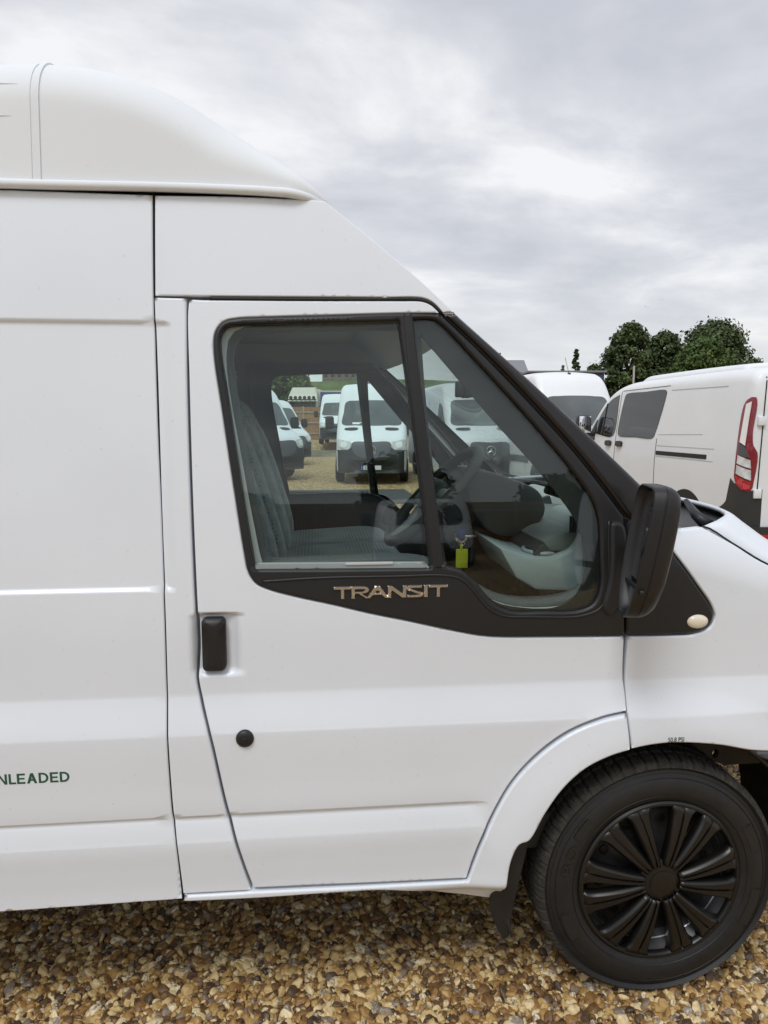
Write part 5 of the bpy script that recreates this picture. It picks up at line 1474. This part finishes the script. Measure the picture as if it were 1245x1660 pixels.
D_.location = (cx_ + 2.485 * cos(D_ANG) + 0.95 * sin(D_ANG), cy_ + 2.485 * sin(D_ANG) - 0.95 * cos(D_ANG), D_Z)
# the ground lifts a little under it
def raised(name, inner, z, run, m, zlow=-0.02):
    P = np.array(inner, float); Q = grow(P, run)
    n = len(P)
    V = [(x, y, z) for x, y in P] + [(x, y, zlow) for x, y in Q]
    Fc = [tuple(range(n))] + [(i, (i + 1) % n, n + (i + 1) % n, n + i) for i in range(n)]
    return structure(recalc(mobj(name, V, Fc, m, None, False)))
raised('gravel_rise', [(2.7, 3.5), (11, 3.5), (11, 10.2), (2.7, 10.2)], D_Z, 0.8, 'gravel_ground')
raised('far_terrace', [(-90, 38.0), (90, 38.0), (90, 120), (-90, 120)], 0.5, 1.6, 'gravel_ground')
sheet('tarmac_road', -40, 12.4, 2.2, 15.6, -0.006, 'tarmac')
raised('earth_bank', [(-30, 34.6), (30, 34.6), (30, 36.2), (-30, 36.2)], 0.22, 1.2, 'earth')

# van that stands behind the photographer and shows in the glass
R_ = crew_van('white crew van facing the cab windows across the yard, seen only as a reflection')
R_.location = (2.3, -13.4, 0); R_.rotation_euler = (0, 0, pi / 2 + radians(8))

# ------------------------------------------------------------------ fences
def fence(label, p0, p1, h, zbase, group):
    p0, p1 = Vector((*p0, 0)), Vector((*p1, 0)); d = p1 - p0; L = d.length
    root = thing('wooden_fence', label, 'fence', (p0.x, p0.y, zbase), math.atan2(d.y, d.x), group)
    n = int(L / 1.9); 
    for i in range(n + 1):
        box('fence_post', (i * L / n, 0.05, h * 0.5), (0.10, 0.10, h + 0.06), 'post', root, 0.008)
    for i in range(n):
        V, Fc = [], []
        x0, w_ = i * L / n + 0.05, L / n - 0.10
        nb = 16
        for q in range(nb):
            xa, xb_ = x0 + w_ * q / nb, x0 + w_ * (q + 0.94) / nb; t_ = 0.012 + 0.008 * (q % 2); b0 = len(V)
            for yy in (-t_, t_): V += [(xa, yy, 0.03), (xb_, yy, 0.03), (xb_, yy, h), (xa, yy, h)]
            Fc += [tuple(b0 + k_ for k_ in f) for f in ((0, 1, 2, 3), (7, 6, 5, 4), (0, 4, 5, 1), (1, 5, 6, 2), (2, 6, 7, 3), (3, 7, 4, 0))]
        bd = recalc(mobj('board_run', V, Fc, 'wood', root, False)); bd['kind'] = 'stuff'
        for zz in (0.18, 0.5, 0.82):
            box('fence_rail', (x0 + w_ / 2, -0.045, h * zz + 0.05), (w_, 0.04, 0.09), 'post', root, 0.004)
fx0, fy0 = gp(395, 49.0); fx1, fy1 = gp(640, 49.0)
fence('brown wooden board fence at the far end of the yard', (fx0, fy0), (fx1, fy1), 2.25, 0.5, None)
fence('brown wooden board fence across from the cab windows, behind the reflected crew van', (16, -19.0), (-14, -19.0), 2.1, 0.0, None)

# ------------------------------------------------------------------ lorry, trailer, buildings
lx, ly = gp(492, 60)
TR = thing('lorry', 'cream lorry cab with dark roof light bar above the wooden fence', 'lorry', (lx, ly, 0.5), -YAW)
V = [(x, y, z) for x, y, z in ((-1.25, 0, .5), (1.25, 0, .5), (1.25, 0, 3.0), (1.15, .35, 3.55), (.95, .9, 4.15), (-.95, .9, 4.15), (-1.15, .35, 3.55), (-1.25, 0, 3.0), (-1.25, 2.4, .5), (1.25, 2.4, .5), (1.25, 2.4, 3.0), (1.15, 2.4, 3.8), (.95, 2.4, 4.25), (-.95, 2.4, 4.25), (-1.15, 2.4, 3.8), (-1.25, 2.4, 3.0))]
F_s = [tuple(range(8))] + [(i, (i + 1) % 8, 8 + (i + 1) % 8, 8 + i) for i in range(8)] + [tuple(range(8, 16))[::-1]]
F_s[0] = (0, 1, 2, 7); F_s += [(7, 2, 3, 6), (6, 3, 4, 5)]
recalc(mobj('cab', V, F_s, 'cream', TR, False))
box('windscreen', (0, -0.02, 2.45), (2.2, 0.06, 0.85), 'bg_glass', TR, 0.02)
LB = box('light_bar', (0, -0.18, 3.12), (2.35, 0.10, 0.10), 'bg_dark', TR, 0.02)
for i in range(6): lathe('spot_lamp', [(0, -0.08), (0.13, -0.06), (0.15, 0.0), (0.10, 0.08)], 'bg_dark', LB, 16, (-0.95 + 0.38 * i, -0.20, 3.28))
box('sun_visor', (0, -0.22, 2.92), (2.3, 0.35, 0.10), 'bg_dark', TR, 0.03)
box('load_box', (0, 6.2, 2.35), (2.5, 7.0, 3.5), 'cream', TR, 0.05)
for sg in (-1, 1):
    box('cab_mirror', (sg * 1.45, 0.1, 2.3), (0.22, 0.15, 0.6), 'bg_dark', TR, 0.04)
    lathe('lorry_wheel', [(0, -.15), (.3, -.15), (.45, -.14), (.5, -.08), (.5, .14)], 'rubber', TR, 24).location = (0, 0, 0)
for o in [c for c in TR.children if c.name.startswith('lorry_wheel')]:
    o.rotation_euler = (0, 0, pi / 2); o.location = (1.1 if '.' in o.name else -1.1, 1.2, 0.5)
tx, ty = gp(590, 64)
TRL = thing('curtain_trailer', 'long blue curtain-sided trailer behind the wooden fence', 'trailer', (tx, ty, 0.5), -YAW)
box('curtain', (0, 0, 2.5), (9.2, 2.5, 2.7), 'curtain_blue', TRL, 0.03)
box('top_rail', (0, 0, 3.92), (9.3, 2.54, 0.12), 'cream', TRL, 0.02)
box('side_rail', (0, 0, 1.08), (9.3, 2.54, 0.14), 'roof_grey', TRL, 0.02)
box('trailer_front', (-4.68, 0, 2.5), (0.10, 2.5, 2.8), 'cream', TRL, 0.02)
for wx in (2.2, 3.3, 4.2):
    lathe('trailer_wheel', [(0, -1.25), (.3, -1.25), (.48, -1.24), (.5, -1.1), (.5, -.9)], 'rubber', TRL, 24, (wx, 0, 0.5))
    lathe('trailer_wheel', [(0, 1.25), (.3, 1.25), (.48, 1.24), (.5, 1.1), (.5, .9)], 'rubber', TRL, 24, (wx, 0, 0.5))
# ridge of grass far behind, block of a building on it
def ridge_mesh(name, pxs, depth, m, back=60):
    V, Fc = [], []
    for px, py in pxs:
        x, y = gp(px, depth); zt = 1.57 + (688 - py) / F_PX * depth
        x0_, y0_ = gp(px, depth - 25); x2, y2 = gp(px, depth + back)
        V += [(x0_, y0_, -0.02), (x * .5 + x0_ * .5, y * .5 + y0_ * .5, zt * 0.62), (x, y, zt), (x2, y2, zt)]
    for i in range(len(pxs) - 1):
        for j in range(3): Fc.append((i * 4 + j, i * 4 + 4 + j, i * 4 + 5 + j, i * 4 + 1 + j))
    return structure(recalc(mobj(name, V, Fc, m, None, True)))
ridge_mesh('hill', [(-1500, 640), (-400, 630), (200, 622), (440, 621), (520, 620), (600, 616), (680, 617), (760, 620), (900, 640), (1000, 668), (1500, 672), (6000, 672)], 150, 'grass')
def building(name, label, px0, px1, ptop, depth, zb, deep, wallm, roofm, pitched=0.0, cols=4, rows=2):
    x0_, y0_ = gp(px0, depth); x1_, y1_ = gp(px1, depth)
    L = math.hypot(x1_ - x0_, y1_ - y0_); zt = 1.57 + (688 - ptop) / F_PX * depth
    r = thing(name, label, 'building', ((x0_ + x1_) / 2, (y0_ + y1_) / 2, zb), math.atan2(y1_ - y0_, x1_ - x0_))
    hh = zt - zb - pitched
    box('wall', (0, deep / 2, hh / 2), (L, deep, hh), wallm, r, 0.02)
    if pitched:
        V = [(-L / 2 - .2, -.2, hh), (L / 2 + .2, -.2, hh), (L / 2 + .2, deep / 2, hh + pitched), (-L / 2 - .2, deep / 2, hh + pitched), (-L / 2 - .2, deep + .2, hh), (L / 2 + .2, deep + .2, hh)]
        rf = mobj('roof', V, [(0, 1, 2, 3), (3, 2, 5, 4), (0, 3, 4), (1, 5, 2), (0, 4, 5, 1)], roofm, r, False)
        box('chimney', (-L * 0.38, deep / 2, hh + pitched + 0.5), (0.6, 0.6, 1.4), 'brick', rf, 0.02)
    else:
        box('roof', (0, deep / 2, hh + 0.12), (L + 0.5, deep + 0.5, 0.24), roofm, r, 0.02)
    for i in range(cols):
        for j in range(rows):
            wx, wz = -L / 2 + L * (i + .5) / cols, hh * (0.35 + 0.42 * j / max(1, rows - 1)) if rows > 1 else hh * .55
            wn = box('window', (wx, -0.01, wz), (L / cols * .45, 0.06, hh * .22), 'bg_glass', r, 0.0)
            box('sill', (wx, -0.05, wz - hh * .125), (L / cols * .5, 0.12, 0.06), 'cream', wn, 0.0)
    return r
building('block_building', 'dark brick block building on top of the grassy hill', 524, 579, 601, 152, 8.0, 10, 'brick', 'roof_grey', cols=5)
building('storage_shed', 'long low shed with a flat grey-blue roof below the trees', 855, 974, 606, 92, 0, 14, 'shed_blue', 'roof_grey', cols=6, rows=1)
building('house', 'small rendered house with a brown pitched roof and chimney beside the shed', 806, 851, 583, 120, 0, 8, 'cream', 'roof_grey', pitched=2.4, cols=2)
px_, py_ = gp(1021, 70)
POLE = tag(tube('utility_pole', [(px_, py_, 0), (px_, py_, 7.2)], 0.09, 'post', None, 10), 'thin grey wooden pole in front of the dark trees', 'pole')

# ------------------------------------------------------------------ trees
def tree(label, x, y, h, rad, n, leafm, leaf=0.35, base=0.08, shape='round', group='trees beyond the vans', seed=0, z0=0.0):
    R = np.random.default_rng(seed)
    root = thing('conifer_tree' if shape == 'cone' else 'broadleaf_tree', label, 'tree', (x, y, z0), 0, group)
    tr = tube('trunk', [(0, 0, -0.1), (0.05 * h * 0.1, 0, h * 0.35), (0, 0.02 * h, h * 0.85)], [h * 0.028, h * 0.02, h * 0.005], 'bark', root, 8)
    nb = 170 if shape != 'cone' else 120
    B = []
    for i in range(nb):
        t = R.uniform(0, 1)
        if shape == 'cone':
            zz = h * (base + (0.97 - base) * t); rr_ = rad * (1 - t) ** 0.8 + 0.15; a = R.uniform(0, 2 * pi); q = sqrt(R.uniform(0.1, 1)) * rr_
            B.append((q * cos(a), q * sin(a), zz, rad * 0.30 * (1.15 - t)))
        else:
            zz = h * (base + (0.94 - base) * t ** 0.85)
            prof = sqrt(max(0.03, 1 - (2 * (0.12 + 0.88 * t) - 1) ** 2)) if t > 0.5 else 0.75 + 0.45 * t
            a = R.uniform(0, 2 * pi); q = (R.uniform(0.25, 1) ** 0.5) * rad * prof * 0.86
            B.append((q * cos(a), q * sin(a), zz, rad * R.uniform(0.13, 0.27)))
            if i % 14 == 0:
                tube('limb', [(0, 0, zz * 0.55), (q * cos(a) * .5, q * sin(a) * .5, zz * 0.82), (q * cos(a), q * sin(a), zz)], [h * 0.010, h * 0.006, h * 0.002], 'bark', root, 6)
    B = np.array(B)
    k = R.integers(0, nb, n)
    v = R.normal(0, 1, (n, 3)); v /= np.linalg.norm(v, axis=1)[:, None]
    C = B[k, :3] + v * (B[k, 3] * R.uniform(0.2, 1.55, n) ** 0.75)[:, None] * np.array([1, 1, 0.8])
    s_ = leaf * R.uniform(0.55, 1.25, n)
    nrm = v + R.normal(0, 0.55, (n, 3)) + np.array([0, 0, 0.35]); nrm /= np.linalg.norm(nrm, axis=1)[:, None]
    t1 = np.cross(nrm, R.normal(0, 1, (n, 3))); t1 /= np.linalg.norm(t1, axis=1)[:, None]; t2 = np.cross(nrm, t1)
    P = np.stack([C - t1 * s_[:, None] * .5, C + t2 * s_[:, None] * .32, C + t1 * s_[:, None] * .5, C - t2 * s_[:, None] * .32], 1).reshape(-1, 3)
    me = bpy.data.meshes.new('crown')
    me.vertices.add(4 * n); me.vertices.foreach_set('co', P.astype(np.float32).ravel())
    me.loops.add(4 * n); me.loops.foreach_set('vertex_index', np.arange(4 * n, dtype=np.int32))
    me.polygons.add(n); me.polygons.foreach_set('loop_start', np.arange(0, 4 * n, 4, dtype=np.int32))
    me.update(calc_edges=True)
    tone = np.clip(R.normal(0.45, 0.22, nb)[k] + R.normal(0, 0.16, n), 0, 1)
    a_ = me.attributes.new('tone', 'FLOAT', 'FACE'); a_.data.foreach_set('value', tone.astype(np.float32))
    me.materials.append(MATS[leafm])
    o = bpy.data.objects.new('crown', me); COL.objects.link(o); o.parent = root
    return root
def tree_px(label, px, ptop, halfpx, depth, n, leafm, **kw):
    x, y = gp(px, depth); h = 1.57 + (688 - ptop) / F_PX * depth
    return tree(label, x, y, h, halfpx / F_PX * depth, n, leafm, **kw)
tree_px('tall airy dark green tree beside the grey pole', 1010, 522, 41, 95, 20000, 'leaf_dark', leaf=0.5, seed=1)
tree_px('narrow dark green tree between the airy tree and the broad tree', 1066, 535, 37, 100, 16000, 'leaf_dark', leaf=0.5, seed=2)
tree_px('broad dark green tree with a wide domed crown', 1148, 525, 70, 104, 30000, 'leaf_dark', leaf=0.52, seed=3)
tree_px('lighter green rounded tree in front of the broad domed tree', 1130, 549, 52, 94, 20000, 'leaf_mid', leaf=0.48, seed=4)
tree_px('small slim dark conifer rising over the shed roof', 928, 567, 14, 105, 6000, 'leaf_dark', leaf=0.5, shape='cone', seed=5)
tree_px('tiny pointed conifer at the end of the shed roof', 908, 592, 7, 108, 1200, 'leaf_dark', leaf=0.4, shape='cone', seed=6)
tree_px('low green bush between the slim conifer and the airy tree', 958, 587, 22, 106, 3500, 'leaf_mid', leaf=0.5, seed=7)
tree_px('green leafy tree behind the lorry', 468, 578, 44, 72, 14000, 'leaf_mid', leaf=0.42, base=0.3, seed=8)
for i, (x, y, h, r_, lb) in enumerate(((-9.0, -33, 5.6, 2.4, 'round tree behind the board fence facing the cab, at its left end'), (-3.5, -35, 3.4, 1.8, 'short bushy tree behind the board fence facing the cab'), (4.5, -34, 6.2, 2.6, 'tallest tree behind the board fence facing the cab'), (12.5, -34, 4.6, 2.2, 'mid-height tree at the far end of the board fence facing the cab'))):
    tree(lb, x, y, h, r_, 5000, 'leaf_dark', leaf=0.5, group='trees across from the cab windows', seed=20 + i)
# weeds on the bank
def bird(px, py, depth, s):
    d = ray(px, py); p = CAM + d * depth / 1.0
    V = [(-.5, 0, 0), (.5, 0, 0), (0, .12, .03), (0, -.12, .03), (.1, 1.0, .28), (-.15, .6, .2), (.1, -1.0, .28), (-.15, -.6, .2), (0, 0, -.1)]
    Fc = [(0, 3, 2), (3, 1, 2), (0, 2, 8), (2, 1, 8), (1, 3, 8), (3, 0, 8), (2, 4, 5), (3, 7, 6)]
    o = mobj('bird', [(a * s, b * s, c * s) for a, b, c in V], Fc, 'bird_grey', None, False)
    o.location = p; o.rotation_euler = (0, 0.2, 0.6)
    return tag(o, 'small grey bird flying high over the trees', 'bird', 'birds in the sky')
bird(1046, 497, 150, 0.35); bird(1050, 499, 152, 0.3); bird(1073, 486, 160, 0.3)
